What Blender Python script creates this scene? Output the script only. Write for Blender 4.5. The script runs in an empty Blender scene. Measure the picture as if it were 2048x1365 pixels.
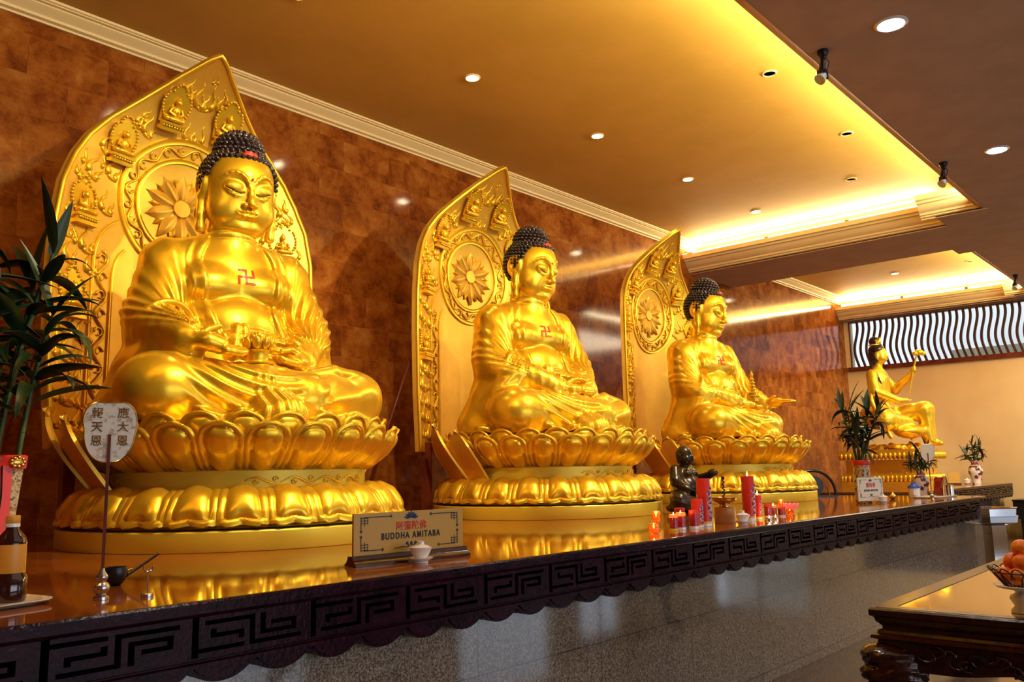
import bpy, math, random
import numpy as np
from mathutils import Vector, Matrix
C = bpy.context.scene.collection
S = bpy.context.scene
R = math.radians
PI = math.pi

# ------------------------------------------------------------------ camera
def make_camera():
    yaw, pit, rol = R(48.617), R(8.833), R(-1.137)
    f = Vector((math.sin(yaw)*math.cos(pit), math.cos(yaw)*math.cos(pit), math.sin(pit)))
    r = Vector((math.cos(yaw), -math.sin(yaw), 0)); u = r.cross(f)
    r2 = r*math.cos(rol)+u*math.sin(rol); u2 = -r*math.sin(rol)+u*math.cos(rol)
    cd = bpy.data.cameras.new('camera'); co = bpy.data.objects.new('camera', cd); C.objects.link(co)
    cd.sensor_width = 36; cd.lens = 1695.3/2048*36; cd.clip_end = 200; cd.clip_start = .05
    m = Matrix((r2, u2, -f)).transposed().to_4x4(); m.translation = Vector((-.041, -.043, 1.307))
    co.matrix_world = m
    S.camera = co
make_camera()
S.view_settings.view_transform = 'Standard'; S.view_settings.look = 'None'
S.view_settings.gamma = 1; S.view_settings.use_curve_mapping = False
S.view_settings.exposure = 0.25

w = bpy.data.worlds.new('world'); S.world = w; w.use_nodes = True
w.node_tree.nodes['Background'].inputs[0].default_value = (.75, .85, 1, 1)
w.node_tree.nodes['Background'].inputs[1].default_value = 2.0

WARM = (1, .70, .30); WARM2 = (1, .83, .48); COOL = (.80, .88, 1)
def area(name, loc, aim, sx, sy, power, col, spread=180):
    l = bpy.data.lights.new(name, 'AREA'); l.shape = 'RECTANGLE'; l.size = sx; l.size_y = sy
    l.energy = power; l.color = col; l.spread = R(spread)
    o = bpy.data.objects.new(name, l); C.objects.link(o); o.location = loc
    o.rotation_euler = (Vector(aim)-Vector(loc)).to_track_quat('-Z', 'Y').to_euler()
    return o
def area_y(name, loc, d, ly, w_, power, col):
    """strip lamp lying along world y and shining along d"""
    o = area(name, loc, (0,0,0), ly, w_, power, col); z = -Vector(d).normalized(); x = Vector((0,1,0)); y = z.cross(x).normalized()
    m = Matrix((x, y, z)).transposed(); o.rotation_euler = m.to_euler(); return o
def spot(name, loc, aim, power, col, ang=60, blend=.4, rad=.04):
    l = bpy.data.lights.new(name, 'SPOT'); l.energy = power; l.color = col
    l.spot_size = R(ang); l.spot_blend = blend; l.shadow_soft_size = rad
    o = bpy.data.objects.new(name, l); C.objects.link(o); o.location = loc
    o.rotation_euler = (Vector(aim)-Vector(loc)).to_track_quat('-Z', 'Y').to_euler()
    return o
# cove strip hidden behind the front lip of the ceiling tray (shines up on the tray ceiling)
for x0, x1, y in ((-3.0, 10.6, 2.22), (13.1, 17.0, 2.86)):
    area('cove_light', ((x0+x1)/2, y, 4.40), ((x0+x1)/2, y+.45, 4.9), x1-x0, .05, 15*(x1-x0), WARM2)
# spotlights fixed under the ceiling, one per statue, and the ones left of the frame
STAT = [(2.75, 4.62), (5.73, 4.67), (8.82, 4.60)]
SPOT_POS = [(-.35, 2.03), (2.75, 2.03), (5.76, 2.01), (8.86, 2.05), (15.2, 2.62)]
for k_, (x_, y_) in enumerate(STAT):
    spot('spot_light', (x_-.05, 2.06, 4.02), (x_, 4.70, 2.05), 315, WARM2, 76, .45)
    spot('spot_light', (x_+2.9, 2.08, 4.02), (x_, 4.6, 2.1), 105, WARM2, 47, .5)
spot('spot_light', (12.8, 2.2, 4.0), (14.5, 4.65, 2.2), 420, WARM2, 60)
area('far_wall_fill', (15.2, 1.2, 4.2), (15.2, 1.2, 0), 3, 2, 230, (1, .80, .55))  # added fill panel with no fitting, brightens the far cream wall
# daylight from the open front of the hall behind the camera
area('hall_daylight', (3.6, -6.85, 1.5), (4.5, 4, 1.5), 7, 2.0, 60, (.9,.92,1))
area('hall_fill', (6.0, -1.5, 4.2), (6.0, -1.5, 0), 10, 4, 60, (1, .76, .54))  # unseen overhead fill panel, added to lift the granite front and floor

# ------------------------------------------------------------------ helpers
class MB:
    def __init__(s): s.v = []; s.f = []
    def add(s, vs, fs):
        n = len(s.v); s.v += [tuple(map(float, p)) for p in vs]; s.f += [tuple(int(i)+n for i in q) for q in fs]; return s
    def box(s, x0, x1, y0, y1, z0, z1):
        vs = [(x, y, z) for x in (x0, x1) for y in (y0, y1) for z in (z0, z1)]
        return s.add(vs, [(0,1,3,2),(4,6,7,5),(0,4,5,1),(2,3,7,6),(0,2,6,4),(1,5,7,3)])
    def lathe(s, prof, n=32, c=(0,0,0), cap=True, a0=0, a1=2*PI, sx=1, sy=1):
        full = abs(a1-a0-2*PI) < 1e-6; m = n if full else n+1; vs = []
        for i in range(m):
            a = a0+(a1-a0)*i/n; ca, sa = math.cos(a), math.sin(a)
            for r, z in prof: vs.append((c[0]+r*ca*sx, c[1]+r*sa*sy, c[2]+z))
        k = len(prof); fs = []
        for i in range(n):
            j = (i+1) % m
            for t in range(k-1): fs.append((i*k+t, j*k+t, j*k+t+1, i*k+t+1))
        s.add(vs, fs)
        if cap and full:
            o = len(s.v)-m*k
            if prof[0][0] > 1e-5: s.f.append(tuple(o+i*k for i in range(m))[::-1])
            if prof[-1][0] > 1e-5: s.f.append(tuple(o+i*k+k-1 for i in range(m)))
        return s
    def tube(s, pts, rad, n=8, flat=1.0):
        P = [Vector(p) for p in pts]; rr = rad if hasattr(rad, '__len__') else [rad]*len(P)
        vs = []; up = Vector((0,0,1))
        prev = None
        for i, p in enumerate(P):
            t = (P[min(i+1, len(P)-1)]-P[max(i-1, 0)])
            t = t.normalized() if t.length > 1e-9 else Vector((0,0,1))
            if prev is None:
                a = up if abs(t.z) < .9 else Vector((1,0,0)); nrm = t.cross(a).normalized()
            else:
                nrm = (prev-t*prev.dot(t)); nrm = nrm.normalized() if nrm.length > 1e-6 else t.orthogonal().normalized()
            prev = nrm; b = t.cross(nrm)
            for k in range(n):
                a = 2*PI*k/n; q = p+(nrm*math.cos(a)*flat+b*math.sin(a))*rr[i]; vs.append(q)
        fs = []
        for i in range(len(P)-1):
            for k in range(n):
                k2 = (k+1) % n; fs.append((i*n+k, i*n+k2, (i+1)*n+k2, (i+1)*n+k))
        fs.append(tuple(range(n))[::-1]); fs.append(tuple((len(P)-1)*n+k for k in range(n)))
        return s.add(vs, fs)
    def ball(s, c, r, n=10, m=7):
        rx, ry, rz = r if hasattr(r, '__len__') else (r, r, r)
        vs = [(c[0], c[1], c[2]-rz)]
        for j in range(1, m):
            ph = -PI/2+PI*j/m
            for i in range(n):
                a = 2*PI*i/n; vs.append((c[0]+rx*math.cos(ph)*math.cos(a), c[1]+ry*math.cos(ph)*math.sin(a), c[2]+rz*math.sin(ph)))
        vs.append((c[0], c[1], c[2]+rz)); L = len(vs)-1; fs = []
        for i in range(n):
            i2 = (i+1) % n; fs.append((0, 1+i2, 1+i)); fs.append((L, 1+(m-2)*n+i, 1+(m-2)*n+i2))
            for j in range(m-2): fs.append((1+j*n+i, 1+j*n+i2, 1+(j+1)*n+i2, 1+(j+1)*n+i))
        return s.add(vs, fs)
    def sheet(s, G, th):
        """closed slab from a grid of points G[n][m] thickened against its normal"""
        G = np.array(G, float); n, m, _ = G.shape
        du = np.gradient(G, axis=0); dv = np.gradient(G, axis=1); N = np.cross(du, dv)
        N /= (np.linalg.norm(N, axis=2, keepdims=True)+1e-12)
        B = G-N*th; vs = np.r_[G.reshape(-1, 3), B.reshape(-1, 3)]; o = n*m; fs = []
        for i in range(n-1):
            for j in range(m-1):
                a = i*m+j; fs.append((a, a+m, a+m+1, a+1)); fs.append((o+a, o+a+1, o+a+m+1, o+a+m))
        for i in range(n-1):
            a = i*m; fs.append((a, o+a, o+a+m, a+m)); a = i*m+m-1; fs.append((a, a+m, o+a+m, o+a))
        for j in range(m-1):
            a = j; fs.append((a, a+1, o+a+1, o+a)); a = (n-1)*m+j; fs.append((a, o+a, o+a+1, a+1))
        return s.add(vs, fs)
    def poly(s, outline, y0, y1, axis='y'):
        """extrude a 2-D outline (a,b)"""
        n = len(outline)
        if axis == 'y': vs = [(a, y0, b) for a, b in outline]+[(a, y1, b) for a, b in outline]
        elif axis == 'x': vs = [(y0, a, b) for a, b in outline]+[(y1, a, b) for a, b in outline]
        else: vs = [(a, b, y0) for a, b in outline]+[(a, b, y1) for a, b in outline]
        return s.add(vs, [tuple(range(n)), tuple(range(2*n-1, n-1, -1))]+[(i, i+n, (i+1) % n+n, (i+1) % n) for i in range(n)])
    def xf(s, M):
        s.v = [tuple(M @ Vector(p)) for p in s.v]; return s
    def join(s, o, M=None):
        vs = o.v if M is None else [tuple(M @ Vector(p)) for p in o.v]
        return s.add(vs, o.f)
    def build(s, name, mat, parent=None, smooth=40, bevel=0, loc=None):
        me = bpy.data.meshes.new(name); me.from_pydata(s.v, [], s.f); me.materials.append(mat)
        return link(name, me, parent, smooth, bevel, loc)
def link(name, me, parent=None, smooth=40, bevel=0, loc=None, fix=True):
    if fix:
        import bmesh
        bm = bmesh.new(); bm.from_mesh(me); bmesh.ops.recalc_face_normals(bm, faces=bm.faces); bm.to_mesh(me); bm.free()
    if smooth:
        me.shade_smooth()
        if smooth < 180: me.set_sharp_from_angle(angle=R(smooth))
    o = bpy.data.objects.new(name, me); C.objects.link(o)
    if parent: o.parent = parent
    if loc: o.location = loc
    if bevel:
        b = o.modifiers.new('bevel', 'BEVEL'); b.width = bevel; b.segments = 2; b.limit_method = 'ANGLE'; b.angle_limit = R(40)
    return o
def tag(o, label, cat, group=None):
    o['label'] = label; o['category'] = cat
    if group: o['group'] = group
    return o
def thing(name, label, cat, loc=(0,0,0), rz=0, group=None):
    o = bpy.data.objects.new(name, None); C.objects.link(o); o.location = loc; o.rotation_euler = (0,0,rz)
    o.empty_display_size = .1
    return tag(o, label, cat, group)
def struct(o): o['kind'] = 'structure'; return o
def copy_tree(o, parent=None):
    c = o.copy(); C.objects.link(c); c.parent = parent
    for ch in list(o.children): copy_tree(ch, c)
    return c
def dup(root, label, loc, rz=None, group=None):
    c = copy_tree(root); c.location = loc; c['label'] = label
    if rz is not None: c.rotation_euler = (0,0,rz)
    if group: c['group'] = group
    return c

# ------------------------------------------------------------------ materials
def srgb(r, g, b):
    f = lambda c: (c/255/12.92) if c/255 <= .04045 else ((c/255+.055)/1.055)**2.4
    return (f(r), f(g), f(b), 1)
def mat(name, col, rough=.5, metal=0, spec=.5, coat=0, trans=0, emit=None, es=0, ior=1.45):
    m = bpy.data.materials.new(name); m.use_nodes = True; p = m.node_tree.nodes['Principled BSDF']
    p.inputs['Base Color'].default_value = col if len(col) == 4 else (*col, 1)
    p.inputs['Roughness'].default_value = rough; p.inputs['Metallic'].default_value = metal
    p.inputs['Specular IOR Level'].default_value = spec; p.inputs['Coat Weight'].default_value = coat
    p.inputs['Coat Roughness'].default_value = .06
    p.inputs['Transmission Weight'].default_value = trans; p.inputs['IOR'].default_value = ior
    if emit: p.inputs['Emission Color'].default_value = (*emit[:3], 1); p.inputs['Emission Strength'].default_value = es
    return m
def nd(m, t, **kw):
    n = m.node_tree.nodes.new(t)
    for k, v in kw.items():
        if k.startswith('i_'): n.inputs[k[2:].replace('_', ' ')].default_value = v
        else: setattr(n, k, v)
    return n
def lk(m, a, b): m.node_tree.links.new(a, b)
def ramp(m, fac, stops):
    r = nd(m, 'ShaderNodeValToRGB'); e = r.color_ramp.elements
    while len(e) < len(stops): e.new(.5)
    for q, (p, c) in zip(e, stops): q.position = p; q.color = c
    lk(m, fac, r.inputs[0]); return r.outputs[0]
def noisy(m, stops, scale=6, detail=6, rough=.6, bump=0, bscale=None, dist=0, coord='Object', vec=None):
    p = m.node_tree.nodes['Principled BSDF']; tc = nd(m, 'ShaderNodeTexCoord')
    n = nd(m, 'ShaderNodeTexNoise'); n.inputs['Scale'].default_value = scale; n.inputs['Detail'].default_value = detail
    n.inputs['Roughness'].default_value = rough; n.inputs['Distortion'].default_value = dist
    lk(m, vec or tc.outputs[coord], n.inputs['Vector'])
    lk(m, ramp(m, n.outputs[0], stops), p.inputs['Base Color'])
    if bump:
        n2 = nd(m, 'ShaderNodeTexNoise'); n2.inputs['Scale'].default_value = bscale or scale*4; n2.inputs['Detail'].default_value = 3
        lk(m, tc.outputs[coord], n2.inputs['Vector'])
        b = nd(m, 'ShaderNodeBump'); b.inputs['Strength'].default_value = bump; b.inputs['Distance'].default_value = .01
        lk(m, n2.outputs[0], b.inputs['Height']); lk(m, b.outputs[0], p.inputs['Normal'])
    return m
M = {}
M['gold'] = noisy(mat('gold_paint', (.8,.5,.05), .31, .70, .5), [(.3, (.74,.45,.018,1)), (.7, (.88,.58,.035,1))], 3, 4, .6, .06, 30)
M['gold_dull'] = noisy(mat('gold_paint_panel', (.8,.5,.05), .42, .65, .5), [(.3, (.70,.40,.04,1)), (.7, (.85,.53,.07,1))], 2.5, 4, .6, .05, 25)
M['gold_plain'] = noisy(mat('gold_plinth', (.75,.58,.06), .42, .3, .5), [(.3, (.68,.52,.045,1)), (.7, (.80,.62,.06,1))], 2, 4, .6, .04, 25)
M['hair'] = noisy(mat('hair_black', (.01,.006,.008), .22, 0, .7), [(.35, (.012,.006,.008,1)), (.7, (.03,.014,.016,1))], 9, 3)
M['red'] = mat('red_paint', (.62,.025,.008), .35)
M['darkline'] = mat('dark_line', (.06,.03,.01), .5)
def wall_marble():
    m = mat('marble_wall', (.3,.08,.01), .10, 0, .35); p = m.node_tree.nodes['Principled BSDF']; tc = nd(m, 'ShaderNodeTexCoord')
    sp = nd(m, 'ShaderNodeSeparateXYZ'); lk(m, tc.outputs['Object'], sp.inputs[0]); cb = nd(m, 'ShaderNodeCombineXYZ')
    lk(m, sp.outputs[0], cb.inputs[0]); lk(m, sp.outputs[2], cb.inputs[1])
    br = nd(m, 'ShaderNodeTexBrick', offset=.5); lk(m, cb.outputs[0], br.inputs['Vector'])
    br.inputs['Scale'].default_value = 1; br.inputs['Brick Width'].default_value = .56; br.inputs['Row Height'].default_value = .30
    br.inputs['Mortar Size'].default_value = .002; br.inputs['Bias'].default_value = 0
    br.inputs['Color1'].default_value = (0,0,0,1); br.inputs['Color2'].default_value = (1,1,1,1); br.inputs['Mortar'].default_value = (.35,.35,.35,1)
    ad = nd(m, 'ShaderNodeVectorMath', operation='MULTIPLY_ADD'); lk(m, br.outputs[0], ad.inputs[0]); ad.inputs[1].default_value = (7,9,5); lk(m, tc.outputs['Object'], ad.inputs[2])
    n = nd(m, 'ShaderNodeTexNoise'); n.inputs['Scale'].default_value = 3.2; n.inputs['Detail'].default_value = 9; n.inputs['Roughness'].default_value = .72; n.inputs['Distortion'].default_value = .15
    lk(m, ad.outputs[0], n.inputs['Vector'])
    c1 = ramp(m, n.outputs[0], [(.32, (.10,.022,.004,1)), (.45, (.24,.062,.009,1)), (.56, (.36,.120,.018,1)), (.70, (.45,.21,.045,1))])
    mx = nd(m, 'ShaderNodeMix', data_type='RGBA', blend_type='MULTIPLY'); mx.inputs[0].default_value = .22
    lk(m, c1, mx.inputs[6]); c2 = ramp(m, br.outputs[0], [(0, (.45,.36,.35,1)), (1, (1,1,1,1))]); lk(m, c2, mx.inputs[7])
    lk(m, mx.outputs[2], p.inputs['Base Color'])
    n2 = nd(m, 'ShaderNodeTexNoise'); n2.inputs['Scale'].default_value = .9; lk(m, tc.outputs['Object'], n2.inputs['Vector'])
    b = nd(m, 'ShaderNodeBump'); b.inputs['Strength'].default_value = .03; b.inputs['Distance'].default_value = .05
    lk(m, n2.outputs[0], b.inputs['Height']); lk(m, b.outputs[0], p.inputs['Normal'])
    return m
M['marble_wall'] = wall_marble()
M['counter'] = noisy(mat('polished_stone_top', (.35,.10,.02), .07, 0, .6), [(.3, (.16,.035,.006,1)), (.5, (.27,.075,.011,1)), (.72, (.38,.135,.024,1))], 1.7, 7, .65, 0, dist=.5)
def granite():
    m = mat('granite', (.2,.17,.14), .05, 0, .5, 1); p = m.node_tree.nodes['Principled BSDF']; tc = nd(m, 'ShaderNodeTexCoord')
    n = nd(m, 'ShaderNodeTexNoise'); n.inputs['Scale'].default_value = 150; n.inputs['Detail'].default_value = 3; n.inputs['Roughness'].default_value = .8
    lk(m, tc.outputs['Object'], n.inputs['Vector'])
    c1 = ramp(m, n.outputs[0], [(.36, (.05,.035,.026,1)), (.47, (.18,.135,.10,1)), (.55, (.33,.27,.21,1)), (.68, (.55,.46,.38,1))])
    sp = nd(m, 'ShaderNodeSeparateXYZ'); lk(m, tc.outputs['Object'], sp.inputs[0]); cb = nd(m, 'ShaderNodeCombineXYZ')
    lk(m, sp.outputs[0], cb.inputs[0]); lk(m, sp.outputs[2], cb.inputs[1])
    mp = nd(m, 'ShaderNodeMapping'); mp.inputs['Location'].default_value = (.0, -.505+.445*2, 0); lk(m, cb.outputs[0], mp.inputs[0])
    br = nd(m, 'ShaderNodeTexBrick', offset=0); lk(m, mp.outputs[0], br.inputs['Vector'])
    br.inputs['Scale'].default_value = 1; br.inputs['Brick Width'].default_value = .84; br.inputs['Row Height'].default_value = .445; br.inputs['Mortar Size'].default_value = .0022
    br.inputs['Color1'].default_value = (.78,.78,.78,1); br.inputs['Color2'].default_value = (1,1,1,1); br.inputs['Mortar'].default_value = (.25,.22,.2,1)
    mx = nd(m, 'ShaderNodeMix', data_type='RGBA', blend_type='MULTIPLY'); mx.inputs[0].default_value = 1
    lk(m, c1, mx.inputs[6]); lk(m, br.outputs[0], mx.inputs[7]); lk(m, mx.outputs[2], p.inputs['Base Color'])
    return m
M['granite'] = granite()
M['floor'] = noisy(mat('floor_terrazzo', (.12,.08,.06), .08, 0, .5, .5), [(.4, (.05,.030,.023,1)), (.6, (.10,.065,.05,1))], 60, 3)
M['lacquer'] = noisy(mat('dark_red_lacquer', (.02,.004,.005), .22, 0, .11), [(.35, (.010,.0015,.004,1)), (.7, (.030,.004,.010,1))], 14, 4, .6, .18, 60)
M['mahogany'] = noisy(mat('mahogany', (.03,.006,.003), .2, 0, .6), [(.35, (.014,.003,.002,1)), (.7, (.06,.012,.004,1))], 8, 4, .6, .1, 20)
M['soffit'] = noisy(mat('soffit_paint', (.3,.19,.12), .8), [(.4, (.42,.31,.24,1)), (.6, (.46,.34,.26,1))], 3, 3)
M['tray'] = noisy(mat('tray_ceiling_paint', (.66,.50,.24), .7), [(.4, (.66,.40,.065,1)), (.6, (.70,.43,.08,1))], 2, 3)
M['plaster'] = mat('plaster_trim', srgb(236,214,160), .5)
M['goldtrim'] = mat('lip_trim', (.55,.27,.04), .45)
M['cream'] = noisy(mat('cream_wall', (.55,.42,.24), .75), [(.4, (.72,.54,.26,1)), (.6, (.76,.58,.29,1))], 2, 4, .5, .08, 40)
M['white'] = mat('white_porcelain', (.85,.83,.78), .12, 0, .6, .3)
M['steel'] = mat('brushed_steel', (.55,.53,.50), .22, 1)
M['mirror_steel'] = mat('polished_steel', (.62,.63,.66), .07, 1)
M['brass'] = mat('brass', (.62,.36,.08), .25, 1)
M['black'] = mat('black_metal', (.008,.007,.008), .35)
M['redwood'] = noisy(mat('red_brown_wood', (.13,.02,.01), .35), [(.4, (.10,.014,.008,1)), (.6, (.16,.03,.012,1))], 5, 4)
M['slat'] = mat('dark_slat_wood', (.055,.022,.024), .4)
M['tube'] = mat('lit_tube', (1,1,1), .5, emit=(1,.80,.42), es=16)
M['bulb_warm'] = mat('lit_lens_warm', (1,1,1), .5, emit=(1,.82,.5), es=22)
M['bulb_white'] = mat('lit_lens_white', (1,1,1), .5, emit=(.86,.90,1), es=16)
M['glass_shade'] = mat('frosted_glass', (.75,.78,.72), .35, 0, .5, 0, .3)
M['glass'] = mat('clear_glass', (1,1,1), .02, 0, .5, 0, 1)
M['amber'] = mat('amber_glass', (1,.42,.08), .05, 0, .5, 0, .85)
M['wax'] = mat('red_wax', (.62,.02,.012), .4)
M['wax2'] = mat('dark_red_wax', (.33,.008,.018), .3, 0, .5, .4)
M['waxhot'] = mat('glowing_wax', (.8,.12,.02), .4, emit=(1,.16,.02), es=.9)
M['flame'] = mat('candle_flame', (1,.6,.2), .5, emit=(1,.62,.2), es=14)
M['yellowband'] = mat('yellow_foil', (.75,.55,.03), .4)
M['bluefoil'] = mat('blue_print', (.03,.09,.45), .35)
M['darkblue'] = mat('navy_print', (.015,.03,.10), .5)
M['leaf'] = noisy(mat('leaf_green', (.02,.06,.02), .35, 0, .5), [(.35, (.004,.014,.005,1)), (.7, (.014,.040,.012,1))], 5, 3)
M['stem'] = noisy(mat('stem_green', (.08,.16,.03), .4), [(.4, (.025,.055,.010,1)), (.6, (.06,.11,.02,1))], 6, 3)
M['signgold'] = mat('sign_gold_board', (.52,.30,.045), .35)
M['signwhite'] = mat('sign_white_board', (.72,.66,.5), .4)
M['ink'] = mat('black_ink', (.01,.01,.015), .5)
M['orange'] = noisy(mat('orange_peel', (.85,.2,.01), .38), [(.4, (.80,.16,.006,1)), (.6, (.90,.24,.012,1))], 8, 3, .5, .3, 90)
M['mirror_top'] = mat('glass_over_yellow_cloth', (.34,.25,.10), .03, 0, .9, 1)
M['pink'] = mat('pink_petal', (.9,.18,.22), .4, emit=(1,.12,.1), es=.4)
M['bronze'] = noisy(mat('black_bronze', (.02,.012,.006), .28, .3), [(.4, (.012,.007,.004,1)), (.65, (.05,.026,.008,1))], 6, 4)
M['ivory'] = noisy(mat('spotted_ivory', (.6,.52,.4), .5), [(.36, (.45,.34,.24,1)), (.48, (.80,.74,.62,1))], 45, 4)
M['floral'] = noisy(mat('floral_enamel', (.4,.3,.15), .25), [(.38, (.05,.03,.01,1)), (.47, (.42,.24,.06,1)), (.56, (.62,.50,.28,1)), (.66, (.10,.05,.02,1))], 34, 4)
M['bluewhite'] = noisy(mat('painted_porcelain', (.8,.8,.8), .15), [(.50, (.78,.74,.66,1)), (.56, (.02,.03,.06,1)), (.66, (.35,.03,.02,1))], 14, 3)
M['cola'] = mat('dark_brown_glass', (.03,.006,.004), .08, 0, .6, .5)
M['redglass'] = mat('deep_red_glass', (.22,.006,.004), .06, 0, .6, .5)
M['outside'] = mat('outside_wall', (.8,.82,.82), .7)
M['olive'] = mat('olive_metal', (.28,.28,.12), .5)
M['orangelabel'] = mat('orange_label', (.7,.30,.03), .4)
# ------------------------------------------------------------------ the room
X0, X1, YF, YB, ZS, ZT = -3.0, 17.65, -7.0, 6.3, 4.27, 4.74
def sbox(name, m, *b, **k): return struct(MB().box(*b).build(name, m, None, 0, **k))
sbox('floor', M['floor'], X0, X1, YF, YB, -.1, 0)
sbox('wall_back', M['marble_wall'], X0, X1, YB, YB+.2, 0, 5)
sbox('wall_left', M['marble_wall'], X0-.2, X0, YF, YB+.2, 0, 5)
b = MB(); b.box(X0, 0, YF-.2, YF, 0, 5); b.box(0, 8.4, YF-.2, YF, 0, .5); b.box(0, 8.4, YF-.2, YF, 3.2, 5); b.box(8.4, 11.8, YF-.2, YF, 0, 5); b.box(11.8, 14.6, YF-.2, YF, 3.0, 5); b.box(14.6, 15.6, YF-.2, YF, 0, 5); b.box(15.6, 17.2, YF-.2, YF, 2.4, 5); b.box(17.2, X1, YF-.2, YF, 0, 5)
struct(b.build('wall_front', M['cream'], None, 0))
WZ0, WZ1 = 3.31, 4.25; WY0, WY1 = -1.2, 6.20
b = MB(); b.box(X1, X1+.2, YF-.2, -4.8, 0, WZ0); b.box(X1, X1+.2, -2.6, YB+.2, 0, WZ0); b.box(X1, X1+.2, -4.8, -2.6, 0, .3); b.box(X1, X1+.2, -4.8, -2.6, 1.7, WZ0); b.box(X1, X1+.2, YF-.2, YB+.2, WZ1, 5); b.box(X1, X1+.2, WY1, YB+.2, WZ0, WZ1); b.box(X1, X1+.2, YF-.2, WY0, WZ0, WZ1)
struct(b.build('wall_right', M['cream'], None, 0))
b = MB(); b.box(X1+.02, X1+.08, -3.73, -3.67, .3, 1.7); b.box(X1+.02, X1+.08, -4.8, -2.6, .98, 1.03); struct(b.build('window_2', M['redwood'], None, 0))
b = MB(); b.box(16.37, 16.43, YF-.1, YF-.04, 0, 2.4); b.box(15.6, 17.2, YF-.1, YF-.04, .95, 1.02); struct(b.build('door_1', M['redwood'], None, 0))
# ceiling: lower soffit slab with two stepped trays cut out, and the tray tops
b = MB(); z0, z1 = ZS, ZS+.08
b.box(X0, X1, YF, 2.13, z0, z1)
b.box(10.85, 13.05, 2.13, 2.66, z0, z1); b.box(11.33, 12.72, 2.66, YB, z0, z1)
b.box(13.05, X1, 2.13, 2.74, z0, z1); b.box(12.72, 13.05, 2.66, 2.95, z0, z1)
b.box(17.42, X1, 2.74, YB, z0, z1); b.box(17.1, 17.42, 2.74, 3.05, z0, z1)
struct(b.build('ceiling', M['soffit'], None, 0))
b = MB(); b.box(X0, X1+.2, YF, YB+.2, ZT, ZT+.1)
b.box(11.62, 12.6, 2.3, YB, ZS+.08, ZT); b.box(17.55, X1, 2.3, YB, ZS+.08, ZT); b.box(X0, X1, 1.7, 1.78, ZS+.08, ZT)
struct(b.build('ceiling', M['tray'], None, 0))
# moulding runs: profile in (s, z), s = distance out over the tray
CR = [(0, ZS-.004), (0, ZS+.012), (-.03, ZS+.02), (-.03, ZS+.035), (-.055, ZS+.045), (-.055, ZS+.07), (-.085, ZS+.085), (-.12, ZS+.12), (-.135, ZS+.155), (-.165, ZS+.165), (-.165, ZS+.19), (-.205, ZS+.20), (-.205, ZS+.262), (-.18, ZS+.262), (-.12, ZS+.20), (.02, ZS+.09), (.04, ZS-.004)]
def run(mb, prof, p0, p1, out, m0=0, m1=0):
    """sweep prof along p0->p1 (plan points); out = plan unit vector for s; m0/m1 mitre the ends"""
    p0 = np.array(p0, float); p1 = np.array(p1, float); o = np.array(out, float); t = (p1-p0)/np.linalg.norm(p1-p0); n = len(prof); vs = []
    for p, mt in ((p0, m0), (p1, m1)):
        for s_, z in prof:
            q = p+o*s_+t*s_*mt; vs.append((q[0], q[1], z))
    mb.add(vs, [tuple(range(n)), tuple(range(2*n-1, n-1, -1))]+[(i, i+n, (i+1) % n+n, (i+1) % n) for i in range(n)])
b = MB()
run(b, CR, (11.33, YB), (11.33, 2.66), (1, 0), 0, -1)
run(b, CR, (11.33, 2.66), (10.85, 2.66), (0, -1), 1, -1) if False else None
run(b, CR, (10.85, 2.66+.16), (10.85, 2.13), (1, 0), 0, 1)
struct(b.build('trim_1', M['plaster'], None, 30))
b = MB()
run(b, CR, (17.42, YB), (17.42, 3.05), (1, 0), 0, 0); run(b, CR, (17.1, 3.05+.14), (17.1, 2.74), (1, 0), 0, 0)
struct(b.build('trim_2', M['plaster'], None, 30))
# thin lip along the front of both trays
LP = [(0, ZS-.004), (-.02, ZS+.012), (-.05, ZS+.018), (-.05, ZS+.03), (-.085, ZS+.04), (-.085, ZS+.06), (0, ZS+.06)]
b = MB(); run(b, LP, (X0, 2.13), (10.85, 2.13), (0, -1), 0, 0); struct(b.build('trim_3', M['goldtrim'], None, 30))
b = MB(); run(b, LP, (13.05, 2.74), (17.1, 2.74), (0, -1), 0, 0); struct(b.build('trim_4', M['goldtrim'], None, 30))
# crown moulding against the marble wall
WC = [(0, 4.615), (-.018, 4.615), (-.02, 4.63), (-.05, 4.637), (-.055, 4.655), (-.07, 4.668), (-.115, 4.69), (-.125, 4.70), (-.125, 4.708), (-.15, 4.712), (-.15, 4.72), (-.165, 4.724), (-.17, 4.742), (0, 4.742)]
b = MB(); run(b, WC, (X0, YB), (11.62, YB), (0, 1)); run(b, WC, (12.6, YB), (17.55, YB), (0, 1)); struct(b.build('trim_5', M['plaster'], None, 30))
UC = [(0, 4.60), (-.03, 4.61), (-.05, 4.64), (-.09, 4.66), (-.10, 4.69), (-.14, 4.70), (-.15, 4.742), (0, 4.742)]
b = MB(); run(b, UC, (11.62, YB), (11.62, 2.3), (1, 0)); run(b, UC, (17.55, YB), (17.55, 2.3), (1, 0)); struct(b.build('trim_6', M['plaster'], None, 30))
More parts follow.
